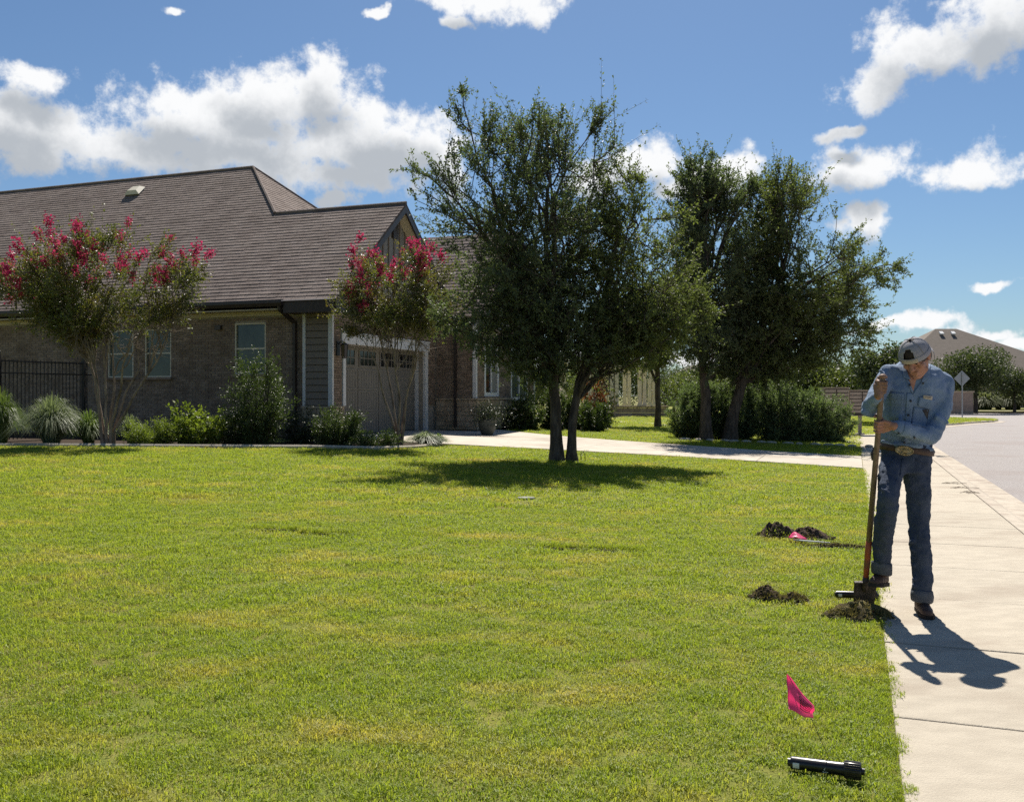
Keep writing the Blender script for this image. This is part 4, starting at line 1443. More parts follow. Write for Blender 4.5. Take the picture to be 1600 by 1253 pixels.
GG = 'feathery grass clumps by the fence'
tussock(lp(-10.15, 20.45), 'large silvery fountain of grass in front of the iron fence', 1, 1500, 1.15, 1.05, MT['strapgrass'], group=GG)
tussock(lp(-11.5, 20.9), 'tall green grass clump at the left edge before the fence post', 2, 1100, 1.3, .7, MT['greengrass'], group=GG)
tussock(lp(-9.35, 20.5), 'smaller green grass clump tucked behind the silvery fountain', 3, 700, .8, .65, MT['greengrass'], .008, GG)
tussock(lp(-8.45, 20.6), 'thin spiky grass clump at the foot of the left crape myrtle', 4, 260, .75, .5, MT['strapgrass'], .009, GG)
shrub('green_shrub', 'low bright green shrub right of the left crape myrtle', 'shrub', tuple(lp(-7.75, 20.0)), [lump(0, 0, .22, .55, .4, .28)], 111, MT['brightleaf'], 60, 14, 16, .045, .4)
shrub('lantana_shrub', 'yellow green broad leaved shrub below the paired windows', 'shrub', tuple(lp(-6.95, 20.5)), [lump(0, 0, .45, .6, .5, .38)], 112, MT['brightleaf'], 40, 10, 10, .085, .65)
shrub('dark_shrub', 'low dark shrub between the lantana and the tall loose shrub', 'shrub', tuple(lp(-6.25, 20.9)), [lump(0, 0, .35, .5, .5, .35)], 113, MT['darkleaf'], 40, 12, 14, .05, .45)
shrub('tall_shrub', 'tall loose wispy shrub in front of the single window', 'shrub', tuple(lp(-5.75, 20.9)), [lump(0, 0, .95, .75, .7, .85, 3), lump(0, 0, 1.55, .45, .45, .4), lump(-.1, 0, .4, .6, .5, .4)], 114, MT['shrubleaf'], 90, 16, 18, .05, .42, up=.6, tw=(.15, .42))
shrub('dark_shrub', 'dark low shrub under the downspout beside the stone foot', 'shrub', tuple(lp(-4.95, 21.6)), [lump(0, 0, .4, .5, .5, .4)], 115, MT['darkleaf'], 40, 12, 14, .05, .45)
shrub('round_shrub', 'round dense dark shrub at the left foot of the garage door', 'shrub', tuple(lp(-3.95, 21.2)), [lump(0, 0, .38, .62, .5, .40)], 116, MT['shrubleaf'], 80, 14, 18, .042, .5)
shrub('groundcover_clump', 'low leafy clump at the bed corner below the round shrub', 'plant', tuple(lp(-3.05, 20.65)), [lump(0, 0, .13, .62, .3, .14)], 117, MT['shrubleaf'], 40, 10, 12, .05, .4)
tussock(lp(-2.05, 21.75), 'low spreading tuft of strappy leaves by the drive edge', 5, 900, .36, .62, MT['strapgrass'], .010)
tussock(lp(-1.75, 22.0), 'small strappy tuft at the very tip of the bed', 7, 420, .3, .4, MT['greengrass'], .010)

# potted plant by the wing, rose bushes, red leaved shrub
pp = lp(-.72, 27.0)
pt = empty('potted_plant', pp)
pt.scale = (.85, .85, .85)
tag(pt, 'bushy plant in a round grey green pot beside the brick wing', 'potted plant')
m = MB()
m.loft([((0, 0, z), (r, 0, 0), (0, r, 0)) for z, r in ((0.02, .17), (.05, .2), (.25, .29), (.42, .31), (.48, .29), (.5, .32), (.54, .32), (.54, .27), (.44, .26))], 18)
m.build('pot', MT['pot'], pt, True)
gq = np.random.default_rng(33)
pq = gq.normal(size=(2600, 3)) * np.array([.30, .28, .22]) + np.array([0, 0, .72])
link('foliage', leaf_mesh('foliage', pq, gq.normal(size=(2600, 3)) + np.array([0, 0, .5]), .06, MT['darkleaf'], gq, .5), pt)
for i, (x, y, rx, rz, lab) in enumerate([(.35, 31.2, .75, .55, 'pale flowered rose bush under the wing window'), (1.35, 32.0, .8, .75, 'tall rose bush seen left of the twin trunks'),
                                        (2.2, 32.4, .7, .5, 'rose bush seen between the twin oak trunks'), (2.7, 31.6, .65, .46, 'glossy rose bush right of the twin oak trunks')]):
    shrub('rose_bush', lab, 'shrub', tuple(lp(x, y)), [lump(0, 0, rz, rx, .6, rz), lump(.1, 0, rz * 1.5, rx * .6, .5, rz * .6, .5)], 130 + i, MT['shrubleaf'], 50, 14, 16, .07, .5, 'rose bushes beside the wing', bloom=14)
shrub('red_shrub', 'thin red leaved shrub in front of the pergola', 'shrub', tuple(lp(3.0, 34.5)), [lump(0, 0, 1.3, .5, .5, .8)], 140, MT['redleaf'], 20, 10, 12, .09, .5)
shrub('green_shrub', 'tall yellow green shrub right of the red leaved shrub', 'shrub', tuple(lp(3.55, 34.8)), [lump(0, 0, 1.3, .4, .4, 1.0)], 141, MT['brightleaf'], 20, 10, 10, .08, .5)

# ------------------------------------------------------------------ pergola across the grass
pg = empty('pergola', (5.3, 52.5, .33))
tag(pg, 'cream pergola of paired square columns on a low stone wall', 'pergola')
col = MB().box(-.10, .10, -.10, .10, .5, 2.62); col.box(-.13, .13, -.13, .13, .5, .66); col.box(-.13, .13, -.13, .13, 2.5, 2.62)
colm = col.mesh('column', MT['cream'])
xs = [(874, 50.8), (881, 50.8), (921.5, 50.5), (928.5, 50.5), (940.5, 54), (948, 54), (956, 50.5), (963.5, 50.5), (976, 54), (983, 54), (999.5, 51.5), (1007, 51.5), (1015, 53.5), (1022, 53.5)]
for px, y in xs:
    o = link('column', colm, pg)
    o.location = ((px - 800) / F * y - 5.3, y - 52.5, 0)
x0, x1 = (868 - 800) / F * 50.6 - 5.3, (1027 - 800) / F * 52 - 5.3
for yy in (-1.9, 1.4):
    MB().box(x0 - .2, x1 + .2, yy - .07, yy + .07, 2.63, 2.88).build('beam', MT['cream'], pg)
u = x0
while u < x1:
    MB().box(u - .04, u + .04, -2.5, 2.0, 2.885, 3.06).build('rafter', MT['cream'], pg)
    u += .55
stones(pg, (0, -2.25, 0), (1, 0, 0), (930 - 800) / F * 50 - 5.3, x1 + .3, 0, .5, .25, .55, .25)
m = MB().box(-1.4, x1 + .35, -2.35, -1.7, .502, .57); m.build('coping', MT['stone'], pg)
m = MB().box(-.75, .35, -2.6, -2.3, .65, .75).box(-.7, -.5, -2.58, -2.32, .0, .65).box(.1, .3, -2.58, -2.32, 0, .65); m.build('bench', MT['stone'], pg)

# ------------------------------------------------------------------ cluster mailboxes
def mailbox(base, rz, wid, top, bot, cols, label, rows, ped):
    r = empty('cluster_mailbox', base, rz)
    tag(r, label, 'mailbox', 'cluster mailboxes by the walk')
    MB().box(-wid / 2, wid / 2, 0, .45, bot, top).build('cabinet', MT['mailbox'], r, bevel=.008)
    MB().box(-wid / 2 - .02, wid / 2 + .02, -.03, .47, top + .002, top + .035).build('cabinet_roof', MT['mailbox'], r)
    MB().box(-wid / 2 + .012, wid / 2 - .012, -.004, -.0005, bot + .02, top - .02).build('gap_shade_plate', MT['gapshade'], r)  # dark plate whose colour stands in for shade between the doors
    cwid = wid / cols
    for c in range(cols):
        rr = rows[c]
        z = top - .05
        for h_ in rr:
            d = link('compartment_door', MB().box(-wid / 2 + c * cwid + .02, -wid / 2 + (c + 1) * cwid - .02, -.022, -.0045, z - h_ + .03, z).mesh('compartment_door', MT['mailbox']), r)
            MB().box(-wid / 2 + (c + 1) * cwid - .06, -wid / 2 + (c + 1) * cwid - .04, -.028, -.0225, z - h_ * .6, z - h_ * .6 + .02).build('lock', MT['blackmetal'], d)
            z -= h_
    px0 = ped
    MB().box(px0 - .055, px0 + .055, .17, .28, .06, bot - .001).build('pedestal', MT['pedestal'], r)
    MB().box(px0 - .14, px0 + .14, .08, .37, .02, .06).build('base_plate', MT['pedestal'], r)
    return r


mailbox((at(1307, 607, 33.2).x, 33.2, .03), 0, .87, 1.68, .42, 2, 'larger tan cluster mailbox beside the last big shrub', [[.13] * 8, [.13, .13, .13, .30, .16, .16]], -.2)
mailbox((at(1347, 607, 34.0).x, 34.0, .0), 0, .95, 1.62, .70, 2, 'smaller tan cluster mailbox on a pedestal behind the man', [[.13] * 6, [.13, .2, .2, .2]], .0)

# ------------------------------------------------------------------ diamond sign seen from behind
sg_ = empty('road_sign', (at(1503.5, 651, 62.5).x, 62.5, -.02))
tag(sg_, 'diamond shaped road sign seen from behind on a thin post', 'road sign')
MB().box(-.03, .03, -.03, .03, 0, 3.0).build('post', MT['signback'], sg_)
m = MB(); hd = .54
pts = [(0, -hd), (hd, 0), (0, hd), (-hd, 0)]
m.hexa([(x, .035, 2.62 + z) for x, z in pts][::-1], [(x, .04, 2.62 + z) for x, z in pts][::-1])
m.build('sign_plate', MT['signback'], sg_)
for z in (2.4, 2.8):
    MB().box(-.04, .04, -.035, .034, z - .02, z + .02).build('bracket', MT['pedestal'], sg_)

# ------------------------------------------------------------------ far houses, walls and trees
fh = empty('far_house', (57.6, 112, -.1))
tag(fh, 'distant house with a tall tan hip roof beyond the street bend', 'house')
MB().box(-13, 13, 0, 18, 0, 3.4).build('wall', MT['farwall'], fh)


def hip(x0, x1, y0, y1, z0, z1, rx0, rx1, ry, mat, parent, name='roof'):
    m = MB()
    b = [(x0, y0, z0), (x1, y0, z0), (x1, y1, z0), (x0, y1, z0)]
    t = [(rx0, ry, z1), (rx1, ry, z1)]
    m.add(b + t, [(0, 1, 5, 4), (1, 2, 5), (2, 3, 4, 5), (3, 0, 4), (3, 2, 1, 0)])
    return m.build(name, mat, parent)


rf = hip(-13.5, 14.0, -1, 19, 3.4, 10.2, -2.6, .1, 8.5, MT['farroof'], fh)
for x, z in ((-2.4, 9.4), (-.9, 9.4)):
    yy = -1 + (z - 3.4) / 6.8 * 9.5
    MB().hexa([(x - .28, yy - .35, z - .05), (x + .28, yy - .35, z - .05), (x + .25, yy + .2, z + .3), (x - .25, yy + .2, z + .3)],
              [(x - .25, yy - .38, z + .1), (x + .25, yy - .38, z + .1), (x + .22, yy + .1, z + .42), (x - .22, yy + .1, z + .42)]).build('roof_vent', MT['white'], rf)
for x in (-9, -3, 4):
    MB().box(x - .8, x + .8, -.05, -.01, 1, 2.6).build('window', MT['glass'], fh)
fh2 = empty('far_house', (28, 118, -.1))
tag(fh2, 'low distant house mostly hidden behind trees left of the man', 'house')
MB().box(-9, 9, 0, 12, 0, 2.8).build('wall', MT['farwall'], fh2)
hip(-9.8, 9.8, -.8, 12.8, 2.8, 5.6, -4, 4, 6, MT['farroof'], fh2)

pw = empty('garden_wall', (at(1490, 640, 76).x, 76, -.05))
tag(pw, 'reddish masonry garden wall behind the road sign', 'wall')
for i in range(3):
    MB().box(i * .74 - .6, i * .74 + .13, 0, .3, 0, 1.75).build('wall_panel', MT['farwall'], pw)
MB().box(-.65, 1.7, -.04, .34, 1.752, 1.87).build('coping', MT['stone'], pw)


def fartree(x, y, hgt, wid, seed, mat, label, trunk=1.6, name='background_tree', n=7000, leaf=.16, squash=.5, z=0.0):
    g = np.random.default_rng(seed)
    root = empty(name, (x, y, z - .1))
    tag(root, label, 'tree', 'trees beyond the street and lawns')
    link('trunk', tubes_mesh('trunk', np.array([[[0, 0, 0], [.05, 0, trunk * .6], [0, 0, trunk * 1.2], [.1, 0, hgt * .7]]]), np.array([[.2, .16, .13, .05]]) * (hgt / 5), MT['bark'], 7), root)
    nl = 26
    c = unit(g.normal(size=(nl, 3))) * g.uniform(.25, .95, (nl, 1)) * np.array([wid * .5, wid * .45, (hgt - trunk) * squash]) * .8
    c[:, 2] += (hgt + trunk) / 2
    r = g.uniform(.13, .3, nl) * wid
    pick = g.integers(nl, size=n)
    P = c[pick] + unit(g.normal(size=(n, 3))) * (r[pick] * g.uniform(.4, 1, n) ** .5)[:, None] * np.array([1, 1, .75])
    tag(link('crown', leaf_mesh('crown', P, g.normal(size=(n, 3)) + np.array([0, 0, .2]), leaf, mat, g, .6), root), kind='stuff')
    return root


FL, FD = MT['farleaf_light'], MT['farleaf']
fartree(at(1380, 600, 46).x, 46, 4.6, 4.8, 201, FD, 'dark rounded tree just left of the man beyond the mailboxes', 1.0, n=9000)
fartree(at(1325, 600, 50).x, 50, 3.4, 4.5, 202, FL, 'pale green low tree behind the cluster mailboxes', .7, n=7000)
fartree(at(1265, 600, 52).x, 52, 4.2, 5, 203, FD, 'dark tree behind the big shrubs and the spreading oak', .9)
fartree(at(1180, 600, 58).x, 58, 4.4, 6, 204, FL, 'light green tree seen through the rear oak trunks', .9)
fartree(at(1085, 600, 62).x, 62, 3.4, 5.5, 205, FL, 'bushy tree right of the pergola with sky beside it', .7)
fartree(at(960, 600, 72).x, 72, 4.6, 9, 206, FD, 'wide dark tree standing behind the pergola', .8, n=11000)
fartree(at(1040, 600, 75).x, 75, 3.6, 8, 207, FD, 'dark tree behind the right end of the pergola', .8)
fartree(at(862, 600, 60).x, 60, 3.8, 5, 208, FL, 'yellow green tree just right of the house corner', .7)
fartree(at(1524, 600, 80).x, 80, 5.9, 7.4, 209, FD, 'dark round tree with bare trunk beyond the road sign', 1.5, n=14000, leaf=.2, squash=.42)
fartree(at(1585, 600, 82).x, 82, 3.9, 5.6, 210, FD, 'olive tree at the right edge beyond the street bend', 1.1, n=9000, leaf=.2)
fartree(at(1655, 600, 84).x, 84, 4.2, 6, 211, FL, 'tree beyond the street bend outside the right edge', 1.1, leaf=.2)
fartree(at(1445, 600, 84).x, 84, 4.2, 7, 212, FD, 'tree hidden behind the man before the distant house', 1.0, leaf=.2)
for i, px in enumerate((820, 905, 1120, 1215, 1300, 1352, 1412)):
    fartree(at(px, 600, 100).x, 100 + 4 * (i % 3), 4.2 + .5 * (i % 3), 11, 220 + i, (FD, FL)[i % 2], ['dark distant treetop peeping right of the house', 'light distant tree left of the pergola columns', 'dark distant tree between pergola and oak trunks', 'light distant tree under the spreading oak',
            'dark distant tree above the mailboxes', 'light distant tree between mailboxes and man', 'dark distant tree behind the man\'s shoulder'][i], .8, n=6000, leaf=.24)
for i, px in enumerate((1540, 1578, 1612)):
    p = at(px, 600, 93); tussock((p.x, 93, 0), ['feather grass bank nearest the bare tree trunk', 'middle bank of feather grass beyond the bend', 'bank of feather grass at the right edge'][i], 300 + i, 900, 2.0, 2.4, MT['fargrass'], .03, 'feather grass beyond the bend')
for i in range(9):
    p = at(1500 + i * 15, 600, 95 + (i % 3)); tussock((p.x, p.y, 0), 'feathery grass clump in the hazy bank under the distant trees', 320 + i, 420, 1.7 + .3 * (i % 3), 1.6, (MT['fargrass'], MT['greengrass'])[i % 2], .03, 'feather grass clumps in the far bank')

# ------------------------------------------------------------------ lawn blades
tufts = bpy.data.collections.new('lawn tufts')


def tuft(seed, n, rad, h, wdt):
    g = np.random.default_rng(seed)
    a = g.uniform(0, 2 * np.pi, n)
    p = np.stack([np.cos(a), np.sin(a)], 1) * (rad * np.sqrt(g.random(n)))[:, None]
    d = g.uniform(0, 2 * np.pi, n)
    dv = np.stack([np.cos(d), np.sin(d)], 1)
    hh = h * g.uniform(.45, 1.15, n); ln = hh * g.uniform(.15, 1.1, n)
    sd = np.stack([-dv[:, 1], dv[:, 0]], 1) * (wdt * g.uniform(.7, 1.3, n))[:, None]
    V = []
    for f, hz, ws in ((0, 0, 1), (.35, .6, .85), (1, 1, .12)):
        for sg2 in (-1, 1):
            q = p + dv * (ln * f)[:, None] + sd * ws * sg2
            V.append(np.concatenate([q, (hh * hz * (1 - .25 * f * f))[:, None]], 1))
    V = np.stack(V, 1).reshape(-1, 3)
    idx = np.arange(n)[:, None] * 6
    Q = np.concatenate([idx + np.array([0, 1, 3, 2]), idx + np.array([2, 3, 5, 4])], 0)
    me = np_mesh('tuft', V, Q, MT['blade'])
    o = bpy.data.objects.new('tuft', me)
    tufts.objects.link(o)


for i in range(6):
    tuft(400 + i, 50, .085, .036, .0020)


def carpet(name, pts, rot, scl, idx, label):
    me = bpy.data.meshes.new(name)
    me.vertices.add(len(pts)); me.vertices.foreach_set('co', np.asarray(pts, np.float32).ravel())
    for nm, arr, ty in (('rot', rot, 'FLOAT_VECTOR'), ('scl', scl, 'FLOAT_VECTOR'), ('idx', idx, 'INT')):
        at_ = me.attributes.new(nm, ty, 'POINT')
        at_.data.foreach_set('vector' if ty == 'FLOAT_VECTOR' else 'value', np.asarray(arr, np.float32 if ty != 'INT' else np.int32).ravel())
    me.materials.append(MT['blade'])
    o = link(name, me)
    ng = bpy.data.node_groups.new(name, 'GeometryNodeTree')
    ng.interface.new_socket('Geometry', in_out='INPUT', socket_type='NodeSocketGeometry')
    ng.interface.new_socket('Geometry', in_out='OUTPUT', socket_type='NodeSocketGeometry')
    N = ng.nodes
    gi, go = N.new('NodeGroupInput'), N.new('NodeGroupOutput')
    iop = N.new('GeometryNodeInstanceOnPoints')
    ci = N.new('GeometryNodeCollectionInfo')
    ci.inputs['Collection'].default_value = tufts
    ci.inputs['Separate Children'].default_value = True
    ci.inputs['Reset Children'].default_value = True

    def attr(nm, ty):
        a = N.new('GeometryNodeInputNamedAttribute'); a.data_type = ty; a.inputs['Name'].default_value = nm
        return a.outputs['Attribute']
    e2r = N.new('FunctionNodeEulerToRotation')
    ng.links.new(attr('rot', 'FLOAT_VECTOR'), e2r.inputs[0])
    ng.links.new(gi.outputs[0], iop.inputs['Points'])
    ng.links.new(ci.outputs[0], iop.inputs['Instance'])
    iop.inputs['Pick Instance'].default_value = True
    ng.links.new(attr('idx', 'INT'), iop.inputs['Instance Index'])
    ng.links.new(e2r.outputs[0], iop.inputs['Rotation'])
    ng.links.new(attr('scl', 'FLOAT_VECTOR'), iop.inputs['Scale'])
    ng.links.new(iop.outputs[0], go.inputs[0])
    md = o.modifiers.new('blades', 'NODES')
    md.node_group = ng
    return tag(o, label, 'grass', kind='stuff')


LAWN = [sa(.0, -3), sa(.0, 16.0), sa(3.5, 16.66), sa(8, 16.9), (-1.6, 22.0)] + bed_front[::-1] + [(-18, 20.4), (-18, .5)]
HOLES = []                                   # bare ground: x, y, rx, ry, angle


def bare(x, y, rx, ry, ang=0.0):
    HOLES.append((x, y, rx, ry, ang))


bare(2.82, 9.38, .38, .16); bare(1.92, 6.55, .22, .1); bare(2.30, 6.1, .28, .14); bare(3.05, 8.85, .36, .05, -.05)
bare(.72, 8.36, .48, .05, -.07); bare(-2.3, 9.0, .24, .045); bare(-1.75, 8.84, .26, .04); bare(.21, 12.1, .2, .12); bare(2.0, 11.2, .3, .03)


def scatter(poly, x0, x1, y0, y1, dens, seed, sc_, clip=None, edge_s=None):
    g = np.random.default_rng(seed)
    n = int((x1 - x0) * (y1 - y0) * dens)
    x = g.uniform(x0, x1, n); y = g.uniform(y0, y1, n)
    ok = inside(x, y, poly)
    ok &= np.abs(x) < y * .62 + 2.2                 # the part of the lawn in and just round the view
    ok &= ~inside(x, y, drv_poly)
    for hx, hy, rx, ry, an in HOLES:
        c, s_ = math.cos(an), math.sin(an)
        u = (x - hx) * c + (y - hy) * s_; v = -(x - hx) * s_ + (y - hy) * c
        ok &= (u / rx) ** 2 + (v / ry) ** 2 > 1
    x, y = x[ok], y[ok]
    z = land(x, y) - .014
    n = len(x)
    # growth varies in patches
    q = np.sin(x * 2.1 + 1.3 * np.sin(y * 1.7)) * np.sin(y * 2.6 + np.sin(x * 1.3)) + .5 * np.sin(x * 6.1 + y * 3.3)
    s3 = sc_ * g.uniform(.75, 1.25, n)
    hz = s3 * (1.0 + .16 * q) * g.uniform(.8, 1.15, n)
    rot = np.stack([g.normal(0, .12, n), g.normal(0, .12, n), g.uniform(0, 6.28, n)], 1)
    return np.stack([x, y, z], 1), rot, np.stack([s3, s3, hz], 1), g.integers(0, 6, n)


def merge(*parts):
    return [np.concatenate([p[i] for p in parts], 0) for i in range(4)]


near = scatter(LAWN, -6.2, 3.2, 1.2, 6.0, 430, 1, .80)
mid_ = scatter(LAWN, -9.2, 5.5, 6.0, 11.0, 230, 2, 1.0)
farp = scatter(LAWN, -14, 7.5, 11.0, 23.0, 90, 3, 1.45)
carpet('lawn_grass', *merge(near, mid_, farp), 'short sunlit lawn grass with yellow and straw coloured patches')
# ragged fringe over the walk's edge
g = np.random.default_rng(9)
n = 1300
aa = g.uniform(-2.5, 15.9, n) ** 1.0
ss = np.abs(g.normal(0, .03, n)) + .012
ss -= .04 * np.maximum(0, np.sin(1.9 * aa) + np.sin(4.3 * aa + 1) - .2) * g.random(n)
fx, fy = P0[0] + SNn[0] * ss + SVn[0] * aa, P0[1] + SNn[1] * ss + SVn[1] * aa
rot = np.stack([g.normal(0, .4, n), g.normal(0, .4, n), g.uniform(0, 6.28, n)], 1)
s3 = g.uniform(.3, .6, n)
carpet('lawn_edge_grass', np.stack([fx, fy, np.full(n, -.008)], 1), rot, np.stack([s3, s3, s3 * 1.1], 1), g.integers(0, 6, n), 'ragged fringe of grass creeping over the walk')
# taller tufts round the sunken strips
n = 420
cx = np.concatenate([g.uniform(.25, 1.2, 230), g.uniform(-2.55, -2.05, 90), g.uniform(-2.0, -1.5, 100)])
cy = np.where(cx > 0, 8.425 - .07 * (cx - .72), np.where(cx < -2.02, 9.06, 8.895)) + g.normal(0, .022, n)
s3 = g.uniform(.7, 1.0, n)
carpet('tall_tufts', np.stack([cx, cy, land(cx, cy) - .01], 1), np.stack([g.normal(0, .2, n), g.normal(0, .2, n), g.uniform(0, 6.28, n)], 1),
       np.stack([s3, s3, s3 * 1.75], 1), g.integers(0, 6, n), 'taller dark grass standing along the sunken strips')
for (hx, hy, rx, ry, an), lab in zip(HOLES[4:7], ('long dark bare strip cut in the lawn nearest the dug heaps', 'short dark bare strip in the lawn, left of two', 'short dark bare strip in the lawn, right of two')):
    m = MB()
    ring = []
    for k in range(20):
        t = 2 * math.pi * k / 20
        u, v = rx * math.cos(t) * .98, ry * math.sin(t)
        ring.append(tuple(lp(hx + u * math.cos(an) - v * math.sin(an), hy + u * math.sin(an) + v * math.cos(an), .004)))
    m.add(ring, [tuple(range(20))])
    tag(m.build('bare_strip', MT['darksoil']), lab, kind='structure')
# grass beyond the driveway
FAR1 = [sa(0.06, 20.0), sa(1.3, 20.0), sa(4.2, 21.1), sa(7, 22.1), sa(9, 23.2), sa(10.9, 25.0), sa(11.5, 60), sa(.06, 60)]
beyond = scatter(FAR1, -1.5, 18, 21, 38, 60, 4, 1.7)
bey2 = scatter(FAR1, -1, 26, 38, 56, 26, 5, 2.2)
VG = [(12.8, 34)] + curb_path[curb_path.index((14.9, 36.2)):] + [(5, 70)]
bey3 = scatter(VG, 12, 30, 34, 66, 26, 6, 2.2)
carpet('far_lawn_grass', *merge(beyond, bey2, bey3), 'mown grass beyond the driveway and round the bend')

# ------------------------------------------------------------------ dug soil, flags, sprinkler bodies
def soil_heap(base, rx, ry, h, seed, label, mat='darksoil', tufted=0, n=260, gm='drygrass'):
    g = np.random.default_rng(seed)
    root = empty('dirt_pile', base)
    tag(root, label, 'dirt pile', 'freshly dug turf and soil on the lawn')
    k, m = 26, 9
    V, Fc = [], []
    for j in range(m):
        f = j / (m - 1)
        for i in range(k):
            a = 2 * math.pi * i / k
            wob = 1 + .22 * math.sin(3 * a + seed) + .14 * math.sin(7 * a + 2 * seed)
            r = (1 - f) * wob
            z = h * (1 - (1 - f) ** 2.6) * (1 + .35 * math.sin(5 * a + seed + 4 * f)) + g.normal(0, h * .09)
            V.append((rx * r * math.cos(a), ry * r * math.sin(a), max(z, 0) - .02))
    for j in range(m - 1):
        for i in range(k):
            i2 = (i + 1) % k
            Fc.append((j * k + i, j * k + i2, (j + 1) * k + i2, (j + 1) * k + i))
    link('mound', np_mesh('mound', V, Fc, MT[mat], True), root)
    cl = MB()
    for i in range(n):
        a, q = g.uniform(0, 6.28), g.random() ** .7 * 1.22
        x, y_ = rx * q * math.cos(a), ry * q * math.sin(a)
        z = h * max(0, 1 - q) ** .8 * g.uniform(.6, 1.2)
        s_ = g.uniform(.006, .022) * (h / .1) ** .4
        fr = Matrix.Rotation(g.uniform(0, 6), 3, Vector(g.normal(size=3)))
        cl.ball((x, y_, max(z, .0) + s_ * .2), (s_, s_ * g.uniform(.6, 1), s_ * g.uniform(.5, 1)), 5, 4, fr)
    tag(cl.build('clods', MT[mat], root), kind='stuff')
    if tufted:
        a = g.uniform(0, 6.28, tufted); q = g.random(tufted) ** .5
        P = np.stack([rx * q * np.cos(a), ry * q * np.sin(a), h * (1 - q) * g.uniform(.4, 1, tufted)], 1)
        D = g.normal(size=(tufted, 3)) + np.array([0, 0, .5])
        tag(link('uprooted_grass', leaf_mesh('uprooted_grass', P, D, .055, MT[gm], g, .07), root), kind='stuff')
    return root


soil_heap(lp(2.68, 9.42), .19, .13, .115, 3, 'dark dug sod clump with grass on top, left half of the far heap', tufted=700, gm='blade')
soil_heap(lp(2.98, 9.36), .22, .14, .095, 4, 'dark crumbly soil heap right beside the fallen pink flag', tufted=600, gm='drygrass')
soil_heap(lp(1.80, 6.58), .10, .075, .075, 5, 'small dark overturned sod on the lawn between heap and spade', tufted=600, n=160)
soil_heap(lp(1.97, 6.50), .10, .05, .05, 6, 'low scatter of soil and roots trailing from the small sod', tufted=600, n=150)
soil_heap(lp(2.28, 6.10), .20, .11, .085, 7, 'freshly cut olive turf heaped in front of the spade', 'soil', 1700, 200)
soil_heap(lp(3.06, 8.83), .33, .035, .03, 8, 'thin line of dark soil cut across the lawn to the walk', tufted=500, n=240)


def sprinkler(a, b, r, label, mark=True):
    a, b = Vector(a), Vector(b)
    d = (b - a).normalized(); L = (b - a).length
    s = d.cross(Vector((0, 0, 1))).normalized(); u = s.cross(d)
    root = empty('sprinkler_body', (a + b) / 2 - Vector((0, 0, r)))
    tag(root, label, 'sprinkler', 'black pop up sprinkler bodies')
    off = -(Vector(root.location))

    def cyl(name, seq, mat, par=root, n=20):
        m = MB(); m.loft([(a + d * t + off, s * q, u * q) for t, q in seq], n)
        o = m.build(name, MT[mat], par, True)
        md = o.modifiers.new('edge', 'EDGE_SPLIT'); md.split_angle = R(40)
        return o
    body = cyl('barrel', [(0.006, r * .84), (.012, r * .9), (L * .74, r * .92), (L * .741, r * .97), (L * .76, r * .97)], 'blackplastic')
    cyl('inlet', [(-.004, r * .6), (.0055, r * .6)], 'blackplastic')
    cap = cyl('cap', [(L * .762, r * 1.08), (L * .775, r * 1.16), (L * .985, r * 1.18), (L, r * 1.1)], 'blackplastic')
    rb = MB()
    for k in range(22):
        t = 2 * math.pi * k / 22
        c = (s * math.cos(t) + u * math.sin(t)) * r * 1.17
        rb.bar(a + d * L * .78 + c + off, a + d * L * .98 + c + off, .003, .003)
    rb.build('cap_rib', MT['blackplastic'], cap)
    cyl('nozzle', [(L + .0005, r * .5), (L + .012, r * .48)], 'blackplastic')
    lb = MB()                                   # curved sticker and printed drop mark on the side that faces us
    for (t0, t1, p0, p1, nm) in ((L * .06, L * .15, -.55, .35, 'sticker'),):
        ks = 8
        base_i = len(lb.v)
        for k in range(ks + 1):
            an = p0 + (p1 - p0) * k / ks
            c = (s * math.cos(an) + u * math.sin(an)) * r * .925
            lb.v += [tuple(a + d * t0 + c + off), tuple(a + d * t1 + c + off)]
        lb.f += [(base_i + 2 * k, base_i + 2 * k + 1, base_i + 2 * k + 3, base_i + 2 * k + 2) for k in range(ks)]
    lb.build('sticker', MT['whiteprint'], body)
    if mark:
        mk_ = MB()
        c0 = lambda t, an: tuple(a + d * t + (s * math.cos(an) + u * math.sin(an)) * r * .93 + off)
        mk_.add([c0(L * .47, -.62), c0(L * .555, -.62), c0(L * .53, -.05), c0(L * .512, .22), c0(L * .495, -.05)], [(0, 1, 2, 3, 4)])
        mk_.build('printed_mark', MT['whiteprint'], body)
    return root


sprinkler((at(1233, 1203, 3.60).x, 3.60, .030), (at(1346, 1211, 3.50).x, 3.50, .034), .027, 'black pop up sprinkler body lying by the standing pink flag')
sprinkler((at(1305, 936, 6.62).x, 6.62, .035), (at(1370, 940, 6.58).x, 6.58, .035), .027, 'black pop up sprinkler body lying behind the spade blade', False)

# standing marker flag
fl = empty('marker_flag', lp(*at(1306, 1190, 3.62).xy))
tag(fl, 'bright pink marker flag on a leaning wire near the sprinkler body', 'flag', 'pink marker flags')
o0 = Vector(fl.location)
top = at(1231, 1053, 3.40) - o0; bot = Vector((0, 0, -.03))
MB().tube([bot, bot * .45 + top * .55 + Vector((.008, 0, 0)), top], .0012, 6).build('wire', MT['wire'], fl)
